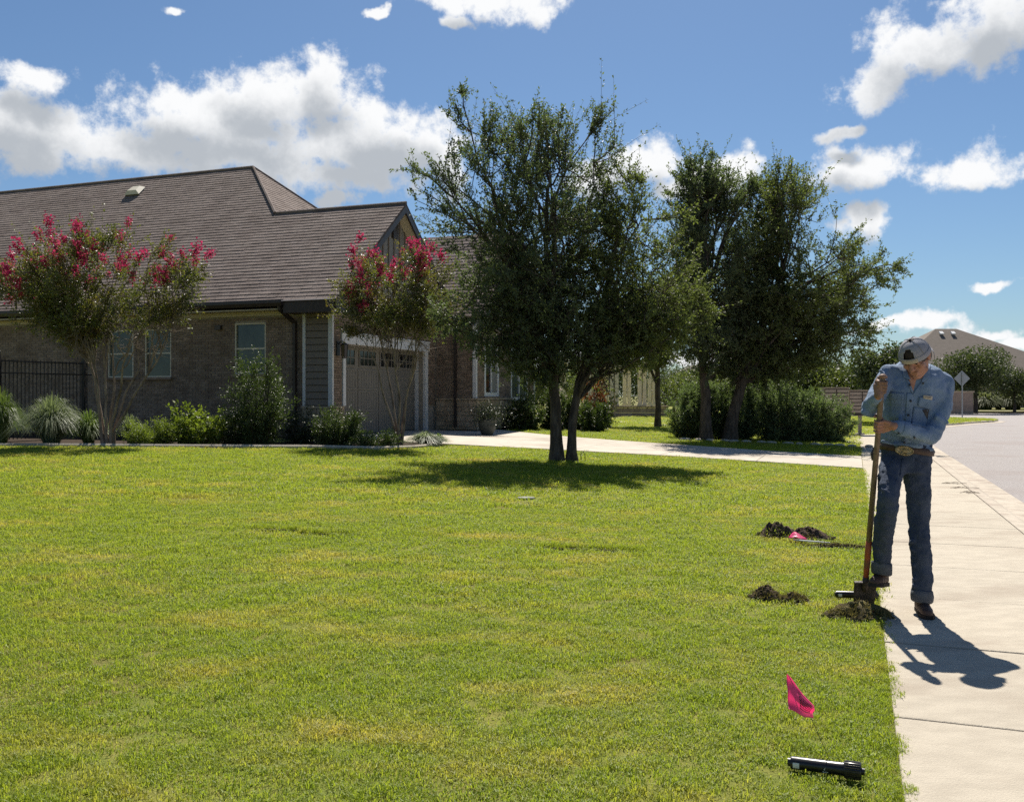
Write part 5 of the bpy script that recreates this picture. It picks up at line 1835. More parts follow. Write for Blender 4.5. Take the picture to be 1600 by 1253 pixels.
# cloth: hangs from the upper wire, folded and creased
c4 = [at(1230, 1052, 3.40), at(1271, 1103, 3.43), at(1272, 1124, 3.44), at(1233, 1108, 3.37)]
nu, nv = 16, 12
V = []
for j in range(nv + 1):
    for i in range(nu + 1):
        u, v = i / nu, j / nv
        p = (c4[0] * (1 - u) + c4[1] * u) * (1 - v) + (c4[3] * (1 - u) + c4[2] * u) * v
        p = p + Vector((0, .012 * math.sin(u * 5 + v * 3) + .006 * math.sin(9 * v + 2 * u), .003 * math.sin(8 * u)))
        V.append(tuple(p - o0))
Q = [(j * (nu + 1) + i, j * (nu + 1) + i + 1, (j + 1) * (nu + 1) + i + 1, (j + 1) * (nu + 1) + i) for j in range(nv) for i in range(nu)]
cloth = link('flag_cloth', np_mesh('flag_cloth', V, Q, MT['pinkflag'], True), fl)
md = cloth.modifiers.new('thickness', 'SOLIDIFY'); md.thickness = .0006; md.offset = 0


def flag_pt(u, v, lift=-.0016):
    p = (c4[0] * (1 - u) + c4[1] * u) * (1 - v) + (c4[3] * (1 - u) + c4[2] * u) * v
    p = p + Vector((0, .012 * math.sin(u * 5 + v * 3) + .006 * math.sin(9 * v + 2 * u) + lift, .003 * math.sin(8 * u)))
    return tuple(p - o0)


ink = MB()
gi_ = random.Random(3)
for ln in range(6):                           # rows of small print, too small to read in the photograph
    v0 = .18 + ln * .105
    u = .42
    while u < .86:
        wv = gi_.uniform(.025, .05)
        ink.add([flag_pt(u, v0), flag_pt(u + wv, v0), flag_pt(u + wv, v0 + .07), flag_pt(u, v0 + .07)], [(0, 1, 2, 3)])
        u += wv + .014
ink.build('print', MT['flagink'], cloth)

# fallen marker flag
f2 = empty('marker_flag', lp(2.95, 9.02, .02))
tag(f2, 'pink marker flag fallen beside the dark soil heap with white stake', 'flag', 'pink marker flags')
o0 = Vector(f2.location)
pa, pb = at(1240, 848, 9.02) - o0, at(1297, 855, 8.85) - o0
pa.z, pb.z = .015, .012
MB().tube([pa, pb], .009, 6).build('stake', MT['whitestake'], f2)
V = []
for j in range(7):
    for i in range(9):
        u, v = i / 8, j / 6
        V.append((pa.x - .03 + .16 * u, pa.y - .02 + .10 * v, .02 + .05 * math.sin(u * 3.0 + .3) * (.4 + .6 * v) + .012 * math.sin(7 * u + 5 * v)))
Q = [(j * 9 + i, j * 9 + i + 1, (j + 1) * 9 + i + 1, (j + 1) * 9 + i) for j in range(6) for i in range(8)]
o = link('flag_cloth', np_mesh('flag_cloth', V, Q, MT['pinkflag'], True), f2)
md = o.modifiers.new('thickness', 'SOLIDIFY'); md.thickness = .0008

# valve lid under the oak's shade, bent wire by the trunk, dry twigs on the walk
vl = MB(); vl.loft([((0, 0, z), (r, 0, 0), (0, r * .8, 0)) for z, r in ((-.03, .12), (.004, .12), (.010, .11))], 20)
o = vl.build('valve_lid', MT['cover']); o.location = lp(.18, 12.1, .0)
tag(o, 'round grey valve box lid sunk in the lawn before the oak', 'valve lid')
o = MB().tube([(0, 0, -.02), (0, 0, .16), (.05, 0, .19), (.08, 0, .15), (.08, 0, .0)], .008, 6).build('wire_hoop', MT['blackmetal'])
o.location = lp(1.36, 18.3); tag(o, 'small dark wire hoop at the foot of the right oak trunk', 'wire hoop')
for i, (px, py) in enumerate(((1486, 756), (1497, 763), (1509, 770))):
    tw_ = MB(); q = at(px, py, 1.45 * F / (py - HY))
    g = np.random.default_rng(500 + i)
    for k in range(5):
        x, y = g.normal(0, .1), g.normal(0, .07)
        an = g.uniform(-.5, .5)
        tw_.tube([(x, y, .008), (x + .10 * math.cos(an), y + .10 * math.sin(an), .02), (x + .2 * math.cos(an + .2), y + .2 * math.sin(an + .2), .008)], .0035, 5)
    o = tw_.build('dry_twig', MT['myrtlebark']); o.location = (q.x, q.y, .0)
    tag(o, ['dry brown twigs on the walk, farthest scatter of three', 'dry brown twigs on the walk, middle scatter of three', 'dry brown twigs by the kerb joint, nearest scatter of three'][i], 'twig', 'dry twigs on the walk')

# ------------------------------------------------------------------ the man with the spade
PB = Vector((2.62, 6.15, 0))
Yt, Yb = 5.80, 6.30
S_top, S_bot = at(1379.5, 586, Yt), at(1352.5, 908, Yb)
sh_d = (S_top - S_bot).normalized()


def shaft_at(py):
    t = (py - 586) / (908 - 586)
    return S_top * (1 - t) + S_bot * t


def prop(k):
    """Points as (photo x, photo y, distance), radius in metres."""
    return [(at(x, y, Y), r) for x, y, Y, r in k]


# head frame: pitched down, turned to the spade
yaw, pitch, roll = R(-42), R(37), R(-4)
HM = (Matrix.Rotation(yaw, 3, 'Z') @ Matrix.Rotation(pitch, 3, 'X') @ Matrix.Rotation(roll, 3, 'Y'))
# local head axes: x = viewer's right, y = away from the face, z = crown
HC = at(1430, 556, 5.95)


def hp(x, y, z):
    return HC + HM @ Vector((x, y, z))


bd = MB()
bd.ball(hp(0, 0, .02), (.074, .094, .092), 18, 12, HM)
bd.ball(hp(0, -.032, -.055), (.058, .062, .072), 16, 10, HM)
bd.ball(hp(0, -.074, -.107), (.028, .024, .022), 12, 8, HM)
bd.capsule(hp(-.045, -.03, -.085), hp(-.012, -.066, -.112), .022, .02)
bd.capsule(hp(.045, -.03, -.085), hp(.012, -.066, -.112), .022, .02)
bd.capsule(hp(0, -.086, .012), hp(0, -.112, -.034), .010, .015)
bd.ball(hp(-.012, -.102, -.038), .010); bd.ball(hp(.012, -.102, -.038), .010)
bd.capsule(hp(-.045, -.078, .02), hp(.045, -.078, .02), .014, .014)
for s_ in (-1, 1):
    bd.ball(hp(s_ * .043, -.062, -.032), .024)
    bd.ball(hp(s_ * .031, -.081, -.004), (.015, .011, .010), 12, 8, HM)
    bd.ball(hp(s_ * .078, .008, -.012), (.011, .022, .033), 12, 8, HM)
    bd.ball(hp(s_ * .086, .016, .004), (.007, .016, .02), 10, 7, HM)
bd.capsule(hp(-.02, -.094, -.066), hp(.02, -.094, -.066), .0085, .0085)
bd.capsule(hp(-.017, -.091, -.079), hp(.017, -.091, -.079), .009, .009)
# neck and upper chest
bd.capsule(hp(0, .02, -.06), at(1432, 592, 6.06), .06, .066, 16)
bd.capsule(at(1430, 588, 6.02), at(1429, 606, 6.02), .05, .045, 16)
bd.loft([(at(1428 if y < 640 else 1417, y, Y), (w, 0, 0), (0, d, 0)) for y, w, d, Y in ((580, .09, .06, 6.09), (600, .14, .07, 6.09), (630, .14, .08, 6.11), (680, .12, .075, 6.19), (735, .11, .07, 6.2))], 20)
E1, W1 = at(1359, 636, 5.99), at(1373, 617, 5.82)
E2, W2 = at(1456, 682, 5.99), at(1397, 666, 5.87)
bd.chain(prop([(1388, 588, 6.08, .030), (1360, 636, 5.99, .028)])); bd.capsule(E1, W1, .028, .026)
bd.chain(prop([(1472, 606, 6.09, .030), (1469, 640, 6.06, .028), (1456, 682, 5.995, .028)])); bd.capsule(E2, W2, .028, .027)
legS = [(1425, 722, 6.20, .07), (1436, 785, 6.2, .05), (1437, 850, 6.18, .042), (1440, 905, 6.18, .04), (1442, 938, 6.18, .036)]
legR = [(1402, 722, 6.18, .07), (1391, 752, 6.05, .05), (1388, 779, 5.965, .04), (1383, 822, 6.06, .04), (1378, 872, 6.22, .038), (1375, 895, 6.27, .036)]
bd.chain(prop(legS)); bd.chain(prop(legR))


def hand(mb, c, wrist, phi0, sgn, skin=1.0, thumb_up=True, span=205, order=1):
    """Fist round the spade shaft. phi0: where the knuckles sit, fingers curl on by span degrees."""
    ax = sh_d
    rt = Vector((1, 0, 0)); rt = (rt - ax * rt.dot(ax)).normalized()
    fw = ax.cross(rt)                           # away from us is +Y side
    if fw.y > 0: fw = -fw                       # fw points at the camera
    def pol(phi, r, h):
        return c + (rt * math.cos(R(phi)) + fw * math.sin(R(phi))) * r + ax * h
    rf = [.0090, .0095, .0092, .0082]
    hs = [.034, .0115, -.011, -.033]
    ext = [.92, 1.0, .97, .86]
    for k in range(4):
        r = .0165 + rf[k]
        pts = []
        for q in (0, .22, .45, .7, 1.0):
            phi = phi0 + sgn * span * ext[k] * q
            bump = .007 if q in (0, .45) else 0
            pts.append((pol(phi, r + bump, hs[k] - .004 * q), rf[k] * (1.08 - .22 * q)))
        mb.chain(pts, 10)
        mb.ball(pts[0][0], rf[k] * 1.22, 10, 7)
    # palm: from the wrist to the knuckle row
    for k in range(4):
        kn = pol(phi0, .0165 + rf[k] + .006, hs[k])
        mb.capsule(wrist * .72 + c * .28 + ax * hs[k] * .5 * order, kn, .0165, .0125, 10)
        mb.capsule(pol(phi0 - sgn * 55, .027, hs[k] * .9), kn, .013, .012, 10)
    mb.capsule(wrist, pol(phi0 - sgn * 40, .030, 0), .026, .024, 12)
    th = .05 if thumb_up else -.05
    b0 = pol(phi0 - sgn * 60, .032, th * .45)
    mb.chain([(b0, .015), (pol(phi0 - sgn * 100, .031, th * .95), .0125), (pol(phi0 - sgn * 150, .029, th * 1.15), .0112), (pol(phi0 - sgn * 190, .027, th * 1.1), .0095)], 10)


c1 = shaft_at(602); c2 = shaft_at(660)
hand(bd, c1, W1, 150, -1, span=200)
hand(bd, c2, W2, 40, 1, span=190, thumb_up=True)
bd.ball(shaft_at(588), (.024, .024, .016), 12, 8)
person = skin_over(bd, 'person', MT['skin'], None, .0038, 2)
tag(person, 'man in blue shirt, jeans and backward grey cap leaning on a spade', 'person')
# darker skin tone on the upper hand
person.data.materials.append(MT['darkerskin'])
c1v, n0 = c1, len(person.data.polygons)
cen = np.zeros(n0 * 3, np.float32); person.data.polygons.foreach_get('center', cen); cen = cen.reshape(-1, 3)
mi = (np.linalg.norm(cen - np.array(c1), axis=1) < .085).astype(np.int32)
person.data.polygons.foreach_set('material_index', mi)
# eyes under the brim's shade
for s_ in (-1, 1):
    MB().ball(hp(s_ * .031, -.0895, -.003), (.010, .005, .0035), 10, 7, HM).build('eyelid', MT['hair'], person, True)

# jeans
jn = MB()
KJ = .925
jn.loft([(at(x, y, Y), (w * .96, 0, 0), (0, d, 0)) for x, y, Y, w, d in ((1417, 692, 6.2, .166, .115), (1417, 705, 6.2, .172, .12), (1416, 722, 6.2, .170, .125), (1415, 738, 6.2, .155, .12))], 24)
jn.chain(prop([(x, y, Y, r * KJ) for x, y, Y, r in [(1431, 724, 6.20, .100), (1433, 748, 6.2, .095), (1436, 785, 6.2, .082), (1435.5, 820, 6.19, .071), (1437, 850, 6.17, .074), (1440, 880, 6.185, .070), (1441, 905, 6.185, .071), (1440.5, 926, 6.18, .062)]]), 18)
jn.chain(prop([(x, y, Y, r * KJ) for x, y, Y, r in [(1399, 722, 6.18, .098), (1391, 742, 6.08, .084), (1388.5, 762, 5.99, .072), (1388, 778, 5.95, .068), (1386, 798, 5.99, .071), (1382, 822, 6.06, .070), (1379, 850, 6.15, .065), (1377.5, 876, 6.22, .062)]]), 18)
# stacked folds at knees, crotch and ankles
for (x0, y0, x1, y1, Y, r) in ((1424, 846, 1452, 838, 6.115, .016), (1424, 858, 1450, 866, 6.12, .014), (1427, 884, 1454, 890, 6.13, .013), (1428, 905, 1456, 899, 6.13, .014), (1427, 915, 1454, 917, 6.13, .013),
                              (1368, 866, 1391, 870, 6.17, .014), (1370, 858, 1390, 852, 6.10, .012), (1377, 764, 1400, 770, 5.90, .012), (1378, 792, 1400, 796, 5.935, .012), (1412, 742, 1440, 728, 6.10, .012), (1400, 742, 1385, 730, 6.04, .012)):
    jn.capsule(at(x0, y0, Y + .02), at(x1, y1, Y + .02), r, r * .8, 8)
jeans = skin_over(jn, 'jeans', MT['jeans'], person, .009, 3, ((.07, .026), (.03, .010)))


def drape(target, px_poly_grid, off, thick, name, mat, parent, smooth=True):
    """A patch of cloth laid on the front of a garment: the grid is given in photo pixels and pressed onto the surface."""
    dg_v = [tuple(v.co) for v in target.data.vertices]
    dg_f = [tuple(p.vertices) for p in target.data.polygons]
    bvh = BVHTree.FromPolygons(dg_v, dg_f)
    eye = Vector((0, 0, H))
    rows = []
    lastd = None
    for row in px_poly_grid:
        rr = []
        for x, y in row:
            d = (at(x, y, 1.0) - eye).normalized()
            hit = bvh.ray_cast(eye, d)
            if hit[0] is None:
                dist = lastd or 6.0
            else:
                dist = hit[3]
            lastd = dist
            rr.append((eye + d * (dist - off), eye + d * (dist - off + thick)))
        rows.append(rr)
    nr, nc = len(rows), len(rows[0])
    V = [tuple(rows[j][i][0]) for j in range(nr) for i in range(nc)] + [tuple(rows[j][i][1]) for j in range(nr) for i in range(nc)]
    N0 = nr * nc
    Q = []
    for j in range(nr - 1):
        for i in range(nc - 1):
            a = j * nc + i
            Q.append((a, a + nc, a + nc + 1, a + 1))
    border = [i for i in range(nc)] + [j * nc + nc - 1 for j in range(1, nr)] + [(nr - 1) * nc + i for i in range(nc - 2, -1, -1)] + [j * nc for j in range(nr - 2, 0, -1)]
    for a, b in zip(border, border[1:] + border[:1]):
        Q.append((a, b, b + N0, a + N0))
    return link(name, np_mesh(name, V, Q, mat, smooth), parent)


def quad_px(c, nu=8, nv=8):
    (x0, y0), (x1, y1), (x2, y2), (x3, y3) = c
    return [[((x0 * (1 - u) + x1 * u) * (1 - v) + (x3 * (1 - u) + x2 * u) * v, (y0 * (1 - u) + y1 * u) * (1 - v) + (y3 * (1 - u) + y2 * u) * v)
             for u in np.linspace(0, 1, nu)] for v in np.linspace(0, 1, nv)]


# shirt
st = MB()
st.loft([(at(x, y, Y), (w, 0, 0), (0, d, 0)) for x, y, Y, w, d in (
    (1417, 702, 6.2, .160, .112), (1417, 692, 6.2, .172, .126), (1419, 676, 6.17, .176, .132), (1422, 655, 6.14, .178, .13), (1427, 630, 6.10, .188, .128),
    (1431, 608, 6.07, .20, .12), (1431, 592, 6.06, .19, .105), (1431, 578, 6.07, .15, .085), (1431, 570, 6.08, .095, .068))], 28)
st.capsule(at(1411, 577, 6.09), at(1388, 583, 6.07), .052, .056, 14)
st.capsule(at(1447, 579, 6.09), at(1474, 600, 6.08), .052, .062, 14)
st.chain(prop([(1388, 585, 6.07, .057), (1375, 608, 6.03, .055), (1360, 634, 5.99, .052)]), 14)
st.capsule(E1, E1 * .25 + W1 * .75, .053, .040, 14)
st.chain(prop([(1474, 604, 6.08, .064), (1470, 640, 6.05, .058), (1457, 680, 6.0, .055)]), 14)
st.capsule(E2, E2 * .12 + W2 * .88, .055, .043, 14)
# blousing over the belt and sleeve folds
for (x0, y0, x1, y1, Y, r) in ((1381, 690, 1405, 696, 6.09, .016), (1405, 694, 1440, 698, 6.075, .016), (1436, 700, 1456, 702, 6.10, .02), (1395, 660, 1412, 690, 6.045, .012),
                              (1470, 622, 1486, 640, 6.01, .016), (1464, 652, 1480, 660, 5.97, .016), (1452, 668, 1470, 672, 5.95, .016), (1420, 664, 1436, 676, 5.905, .012), (1436, 668, 1450, 684, 5.92, .014),
                              (1352, 628, 1372, 632, 5.945, .014), (1350, 644, 1364, 650, 5.955, .015), (1366, 600, 1384, 606, 6.0, .013), (1376, 580, 1392, 596, 6.02, .012), (1458, 588, 1476, 600, 6.03, .012)):
    st.capsule(at(x0, y0, Y), at(x1, y1, Y), r, r * .7, 8)
shirt = skin_over(st, 'shirt', MT['shirt'], person, .009, 4, ((.10, .034), (.045, .012)))
# the open collar: skin showing in the V and two collar leaves
vneck = [[(1426 - 12 * (1 - v) + (24 - 1) * (1 - v) * u, 574 + 40 * v) for u in np.linspace(0, 1, 8)] for v in np.linspace(0, .98, 10)]
drape(shirt, vneck, .004, .003, 'open_neck', MT['skin'], shirt)
drape(shirt, quad_px([(1407, 569), (1415, 574), (1423, 594), (1412, 590)]), .012, .010, 'collar', MT['shirt'], shirt)
drape(shirt, quad_px([(1447, 571), (1454, 569), (1452, 590), (1439, 600)]), .012, .010, 'collar', MT['shirt'], shirt)
drape(shirt, quad_px([(1421, 596), (1428, 614), (1425, 614), (1416, 592)], 6, 12), .008, .007, 'placket_edge', MT['shirt'], shirt)
drape(shirt, quad_px([(1437, 600), (1442, 598), (1431, 616), (1426, 617)], 6, 12), .008, .007, 'placket_edge', MT['shirt'], shirt)
drape(shirt, quad_px([(1417, 614), (1427, 614), (1423, 692), (1412, 692)], 6, 24), .005, .005, 'placket', MT['shirt'], shirt)
drape(shirt, quad_px([(1392, 620), (1412, 620), (1410, 657), (1390, 655)]), .006, .006, 'chest_pocket', MT['shirt'], shirt)
drape(shirt, quad_px([(1390, 613), (1413, 615), (1412, 625), (1390, 624)]), .009, .006, 'pocket_flap', MT['shirt'], shirt)
drape(shirt, quad_px([(1428, 636), (1451, 640), (1447, 668), (1424, 663)]), .008, .008, 'chest_pocket', MT['shirt'], shirt)
drape(shirt, quad_px([(1437, 620), (1461, 625), (1455, 641), (1434, 634)]), .011, .007, 'pocket_flap', MT['shirt'], shirt)
drape(shirt, quad_px([(1441, 640), (1452, 639), (1449, 655), (1445, 648)]), .010, .002, 'pocket_gap_shade', MT['button'], shirt)  # dark patch painted in for the shade of the pocket opening
lab = drape(shirt, quad_px([(1443, 617), (1457.5, 619), (1456.5, 625), (1442.5, 622.5)], 5, 4), .0135, .003, 'shirt_label', MT['label'], shirt)
for row in range(2):
    drape(shirt, quad_px([(1445, 618.7 + 1.6 * row), (1455, 620.1 + 1.6 * row), (1455, 621.0 + 1.6 * row), (1445, 619.6 + 1.6 * row)], 8, 2), .0145, .0008, 'label_print', MT['siding'], shirt)
for x, y in ((1421.5, 601.5), (1442.5, 598.5), (1423, 626.5), (1419.5, 648.5), (1404, 677.5), (1429, 684), (1413.5, 691.5)):
    drape(shirt, quad_px([(x - 1.6, y - 1.6), (x + 1.6, y - 1.6), (x + 1.6, y + 1.6), (x - 1.6, y + 1.6)], 3, 3), .0125, .004, 'button', MT['button'], shirt)
# cuff of the lower sleeve
dcu = (W2 - E2).normalized()
sd = dcu.cross(Vector((0, 0, 1))).normalized(); uu = sd.cross(dcu)
pc = E2 * .14 + W2 * .86
MB().loft([(pc + dcu * t, sd * r, uu * r) for t, r in ((-.05, .049), (.0, .050), (.006, .044), (-.02, .040))], 18, False).build('sleeve_cuff', MT['shirt'], shirt, True)

# belt with brass buckle
bl = MB()
tl = .03
ring = [(-.023, .116 + .012), (-.021, .122 + .012), (.021, .122 + .012), (.023, .116 + .012)]
b0 = len(bl.v); nb = 48
cb = at(1417, 702, 6.2)
for z, d in ring:
    for k in range(nb):
        a = 2 * math.pi * k / nb
        x, y_ = (d + .040) * math.cos(a), d * math.sin(a)
        bl.v.append((cb.x + x, cb.y + y_, cb.z + z - .14 * x))
for j in range(3):
    for k in range(nb):
        k2 = (k + 1) % nb
        bl.f.append((b0 + j * nb + k, b0 + j * nb + k2, b0 + (j + 1) * nb + k2, b0 + (j + 1) * nb + k))
belt = bl.build('belt', MT['leather'], person, True)
bc = at(1413.5, 704, 6.055)
bk = MB()
bk.loft([(bc + Vector((0, y_, 0)), (w, 0, -.10 * w), (0, 0, h_)) for y_, w, h_ in ((.015, .058, .030), (.004, .062, .034), (-.003, .058, .030), (-.003, .050, .024), (.0, .046, .021))], 28)
bck = bk.build('buckle', MT['brass'], belt, True)
eng = MB()
for k in range(18):
    a = 2 * math.pi * k / 18
    eng.ball(bc + Vector((.053 * math.cos(a), -.005, .027 * math.sin(a) - .1 * .053 * math.cos(a))), .0035, 6, 5)
eng.ball(bc + Vector((.0, -.004, .0)), (.016, .006, .014), 10, 7)
for k in range(5):
    a = 2 * math.pi * k / 5 + .3
    eng.capsule(bc + Vector((0, -.004, 0)), bc + Vector((.03 * math.cos(a), -.003, .017 * math.sin(a))), .005, .003, 6)
eng.build('buckle_relief', MT['brass'], bck, True)
MB().capsule(at(1449, 704, 6.12), at(1457, 706, 6.16), .016, .017, 12).build('belt_pouch', MT['blackplastic'], belt, True)
MB().capsule(at(1366, 703, 6.16), at(1365, 714, 6.17), .012, .012, 8).chain([(at(1366, 700, 6.16), .008), (at(1362, 709, 6.16), .008), (at(1363, 718, 6.16), .006)], 8).build('belt_clip', MT['blackplastic'], belt, True)
# denim details: front pockets, fly, turn-ups
drape(jeans, quad_px([(1409, 716), (1416, 716), (1412, 744), (1406, 744)], 4, 10), .004, .004, 'fly', MT['jeans'], jeans)
drape(jeans, quad_px([(1431, 717), (1452, 727), (1452, 729), (1431, 719)], 8, 3), .004, .004, 'pocket_seam', MT['jeans'], jeans)
drape(jeans, quad_px([(1380, 727), (1396, 717), (1396, 719), (1380, 729)], 8, 3), .004, .004, 'pocket_seam', MT['jeans'], jeans)


def turnup(pts, name='turn_up'):
    m = MB()
    secs = []
    for (x, y, Y, r, a) in pts:
        secs.append((at(x, y, Y), (r, 0, -a * r), (0, r * 1.02, 0)))
    m.loft(secs, 24, False)
    o = m.build(name, MT['cuff'], jeans, True)
    tx = bpy.data.textures.new('turnup_fold', 'CLOUDS'); tx.noise_scale = .05
    dp = o.modifiers.new('fold', 'DISPLACE'); dp.texture = tx; dp.strength = .012; dp.texture_coords = 'GLOBAL'
    return o


turnup([(1440.5, 921, 6.18, .062, .06), (1440.5, 922, 6.18, .068, .06), (1440.5, 930, 6.18, .071, .06), (1440.5, 938, 6.18, .069, .06), (1440.5, 940, 6.18, .062, .06), (1440.5, 936, 6.18, .058, .06)])
turnup([(1377.5, 878, 6.22, .059, .1), (1377.5, 879, 6.22, .065, .1), (1377.5, 887, 6.235, .068, .1), (1377.5, 895, 6.245, .066, .1), (1377, 897, 6.245, .060, .1), (1377, 893, 6.24, .056, .1)])


def boot(name, heel, toe, ankle, label=None):
    """Work boot: uppers fused into one surface over a flat sole."""
    heel, toe, ankle = Vector(heel), Vector(toe), Vector(ankle)
    d = (toe - heel).normalized(); L = (toe - heel).length
    m = MB()
    m.capsule(heel + Vector((0, 0, .045)) + d * .035, heel + Vector((0, 0, .06)) + d * .04, .040, .042)
    m.capsule(heel + d * .05 + Vector((0, 0, .055)), heel + d * (L * .62) + Vector((0, 0, .040)), .044, .042)
    m.capsule(heel + d * (L * .62) + Vector((0, 0, .038)), toe - d * .045 + Vector((0, 0, .032)), .044, .036)
    m.capsule(heel + d * .07 + Vector((0, 0, .08)), heel + d * (L * .5) + Vector((0, 0, .055)), .042, .036)
    m.chain([(heel + d * .05 + Vector((0, 0, .07)), .044), (heel + d * .05 + Vector((0, 0, .12)), .045), (ankle, .047)])
    o = skin_over(m, name, MT['boot'], person, .006, 3, ((.05, .008),))
    side = d.cross(Vector((0, 0, 1))).normalized(); up = side.cross(d).normalized()
    if up.z < 0: up = -up
    out = []
    for t, w in ((0, .022), (.02, .036), (.10, .036), (.45, .040), (.66, .049), (.85, .043), (.97, .022)):
        out.append((t, w))
    pts = [heel + d * (L * t) + side * w for t, w in out] + [heel + d * (L * t) - side * w for t, w in out[::-1]]
    sl = MB()
    sl.hexa([p + up * .0 for p in pts], [p + up * .026 for p in pts])
    sl.build('sole', MT['sole'], o)
    lc = MB()
    for k in range(4):
        c = heel + d * (L * (.42 + .07 * k)) + up * (.098 - .011 * k)
        lc.tube([c - side * .026, c + up * .006, c + side * .026], .003, 5)
    lc.build('laces', MT['hair'], o)
    return o


boot('boot', (at(1437, 948, 6.27).x, 6.27, 0.0), (at(1453, 965, 5.98).x, 5.985, 0.0), at(1441, 936, 6.2))
fh_ = at(1382, 915, 6.34); ft_ = at(1363, 917, 6.13)
boot('boot', fh_, ft_ + Vector((0, 0, .0)), at(1377, 894, 6.26))

# cap worn backwards
cp = MB()
nu, nv = 48, 14
rim = -.002
open_c, open_w = -math.pi / 2, .46


def dome(a, f, grow=0.0):
    """a round the head, f from rim (0) to crown (1)."""
    th = f * math.pi / 2
    rx, ry, rz = .092 + grow, .112 + grow, .108 + grow
    seam = .0016 * abs(math.sin(3 * a)) ** .3
    return hp((rx + seam) * math.cos(a) * math.cos(th) ** .82, (ry + seam) * math.sin(a) * math.cos(th) ** .82 + .004, .012 + rim + rz * math.sin(th) + .018 * (math.sin(a) * -.4) * (1 - f))


grid = {}
for j in range(nv + 1):
    for i in range(nu):
        grid[(i, j)] = len(cp.v)
        cp.v.append(tuple(dome(2 * math.pi * i / nu, j / nv)))
for j in range(nv):
    for i in range(nu):
        a = 2 * math.pi * (i + .5) / nu; f = (j + .5) / nv
        da = (a - (open_c % (2 * math.pi)) + math.pi) % (2 * math.pi) - math.pi
        if (da / open_w) ** 2 + ((f - .13) / .46) ** 2 < 1 and f > .13:
            continue
        i2 = (i + 1) % nu
        cp.f.append((grid[(i, j)], grid[(i2, j)], grid[(i2, j + 1)], grid[(i, j + 1)]))
capo = cp.build('cap', MT['capcloth'], person, True)
md = capo.modifiers.new('cloth', 'SOLIDIFY'); md.thickness = .0035; md.offset = -1
md = capo.modifiers.new('round', 'SUBSURF'); md.levels = 1; md.render_levels = 1
# band / strap along the lower rim
sb = MB()
ks = 40
for (g0, f0) in ((.003, -.02), (.0045, .02), (.0045, .13), (.003, .17)):
    for k in range(ks):
        sb.v.append(tuple(dome(2 * math.pi * k / ks, f0, g0)))
for j in range(3):
    for k in range(ks):
        k2 = (k + 1) % ks
        sb.f.append((j * ks + k, j * ks + k2, (j + 1) * ks + k2, (j + 1) * ks + k))
sb.build('cap_band', MT['capcloth'], capo, True)
sp = MB()
for (g0, f0) in ((.005, -.02), (.0075, .0), (.0075, .13), (.005, .15)):
    for k in range(13):
        sp.v.append(tuple(dome(open_c - .55 + 1.1 * k / 12, f0, g0)))
for j in range(3):
    for k in range(12):
        sp.f.append((j * 13 + k, j * 13 + k + 1, (j + 1) * 13 + k + 1, (j + 1) * 13 + k))
sp.build('cap_strap', MT['capstrap'], capo, True)
sm_ = MB()
for q in range(6):
    a = math.pi / 6 + q * math.pi / 3
    if q == 4: continue
    sm_.tube([dome(a, f, .0025) for f in np.linspace(.12 if q not in (3, 4, 5) else .2, 1, 10)], .0018, 5)
sm_.build('cap_seam', MT['capcloth'], capo, True)
MB().ball(dome(0, 1, .002), .008, 10, 7).build('cap_button', MT['hair'], capo, True)
# bill at the back
bill = MB()
for lay, z in ((0, .0), (1, -.004)):
    for j in range(7):
        for i in range(15):
            u = -1 + 2 * i / 14; v = j / 6
            x = u * (.098 - .012 * v * v)
            ed = math.sqrt(max(0, 1 - (abs(u) ** 2.4)))
            y_ = .09 * math.sqrt(max(0, 1 - (u * .85) ** 2)) + .085 * v * ed + .004
            bill.v.append(tuple(hp(x, y_, .012 - .030 * u * u - .055 * v + z)))
for lay in (0, 1):
    o0_ = lay * 105
    for j in range(6):
        for i in range(14):
            a = o0_ + j * 15 + i
            bill.f.append((a, a + 1, a + 16, a + 15) if lay == 0 else (a + 15, a + 16, a + 1, a))
for i in range(14):
    bill.f.append((90 + i, 91 + i, 196 + i, 195 + i))
bill.build('cap_bill', MT['capcloth'], capo, True)
# hair in the cap opening and at the sides
hr = MB()
hr.ball(hp(0, .004, .026), (.080, .099, .094), 20, 14, HM)
for s_ in (-1, 1):
    hr.ball(hp(s_ * .073, .03, -.012), (.012, .04, .045), 12, 9, HM)
hr.ball(hp(0, .062, -.03), (.06, .035, .05), 14, 9, HM)
hair = hr.build('hair', MT['hair'], person, True)

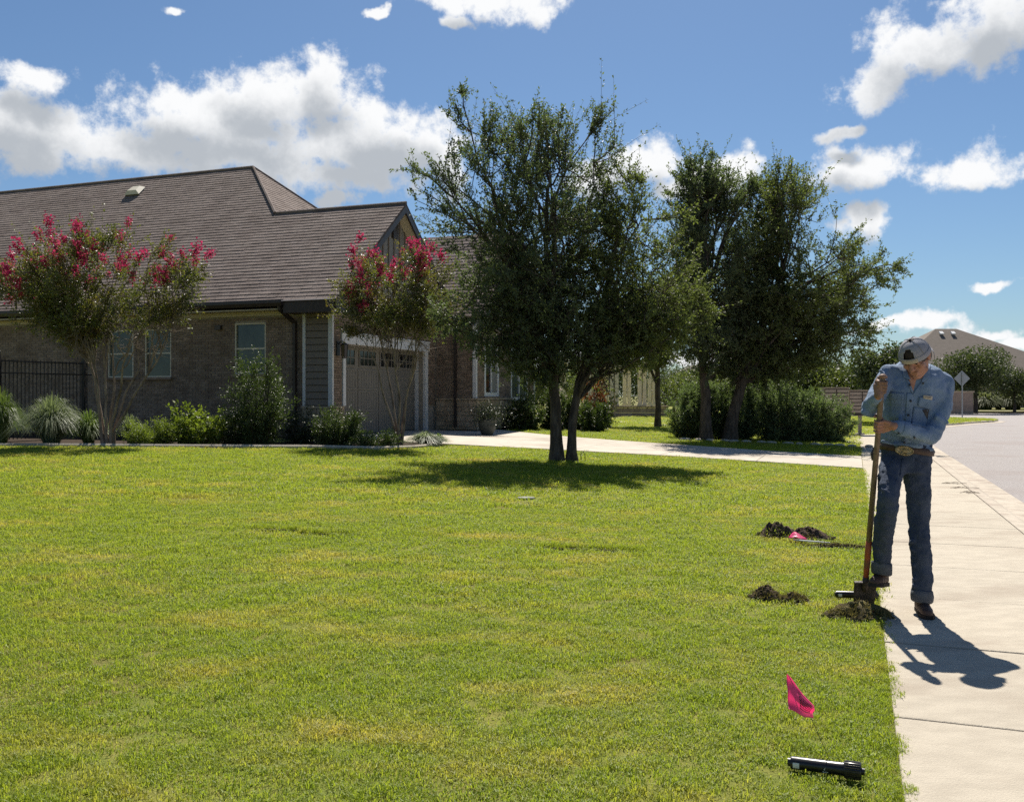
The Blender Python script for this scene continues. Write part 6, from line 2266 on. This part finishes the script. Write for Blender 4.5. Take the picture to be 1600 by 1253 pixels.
# ------------------------------------------------------------------ spade
sp_ = empty('spade', (S_bot.x, S_bot.y, 0))
tag(sp_, 'long handled narrow spade with orange lower shaft, standing in the cut turf', 'spade')
so = Vector(sp_.location)
up_ = shaft_at(843)
MB().tube([shaft_at(586) - so, shaft_at(640) - so, shaft_at(740) - so, up_ - so], [.0165, .0165, .0178, .0185], 12).build('handle', MT['wood'], sp_, True)
MB().tube([shaft_at(841) - so, shaft_at(860) - so, shaft_at(895) - so, shaft_at(912) - so], [.0195, .021, .019, .018], 12).build('painted_shaft', MT['orange'], sp_, True)
MB().tube([shaft_at(900) - so, shaft_at(912) - so, shaft_at(925) - so], [.0215, .0215, .016], 12).build('socket', MT['steel'], sp_, True)
bx = Vector((1, 0, 0)); bn = sh_d.cross(bx).normalized()
if bn.y > 0: bn = -bn
bc0 = shaft_at(909)
bm_ = MB()
nr, ncol = 10, 9
for lay in (0, 1):
    for j in range(nr):
        for i in range(ncol):
            u = -1 + 2 * i / (ncol - 1); v = j / (nr - 1)
            wv = .078 * (1 - .10 * v) * (1 if v < .72 else (1 - .75 * ((v - .72) / .28) ** 2))
            p = bc0 + bx * (u * wv) - sh_d * (v * .215) + bn * (-.018 * (1 - u * u) + .012 * (1 if lay else 0) * .3)
            bm_.v.append(tuple(p - so))
for lay in (0, 1):
    for j in range(nr - 1):
        for i in range(ncol - 1):
            a = lay * nr * ncol + j * ncol + i
            bm_.f.append((a, a + 1, a + ncol + 1, a + ncol) if lay else (a + ncol, a + ncol + 1, a + 1, a))
N0 = nr * ncol
bord = list(range(ncol)) + [j * ncol + ncol - 1 for j in range(1, nr)] + [(nr - 1) * ncol + i for i in range(ncol - 2, -1, -1)] + [j * ncol for j in range(nr - 2, 0, -1)]
for a, b in zip(bord, bord[1:] + bord[:1]):
    bm_.f.append((a, b, b + N0, a + N0))
bl_ = bm_.build('blade', MT['steel'], sp_, True)
for s_ in (-1, 1):
    MB().bar(bc0 + bx * (s_ * .078) - so + bn * .006, bc0 + bx * (s_ * .02) - so + bn * .006, .022, .010, sh_d).build('foot_step', MT['steel'], bl_)
print('objects', len(bpy.data.objects))
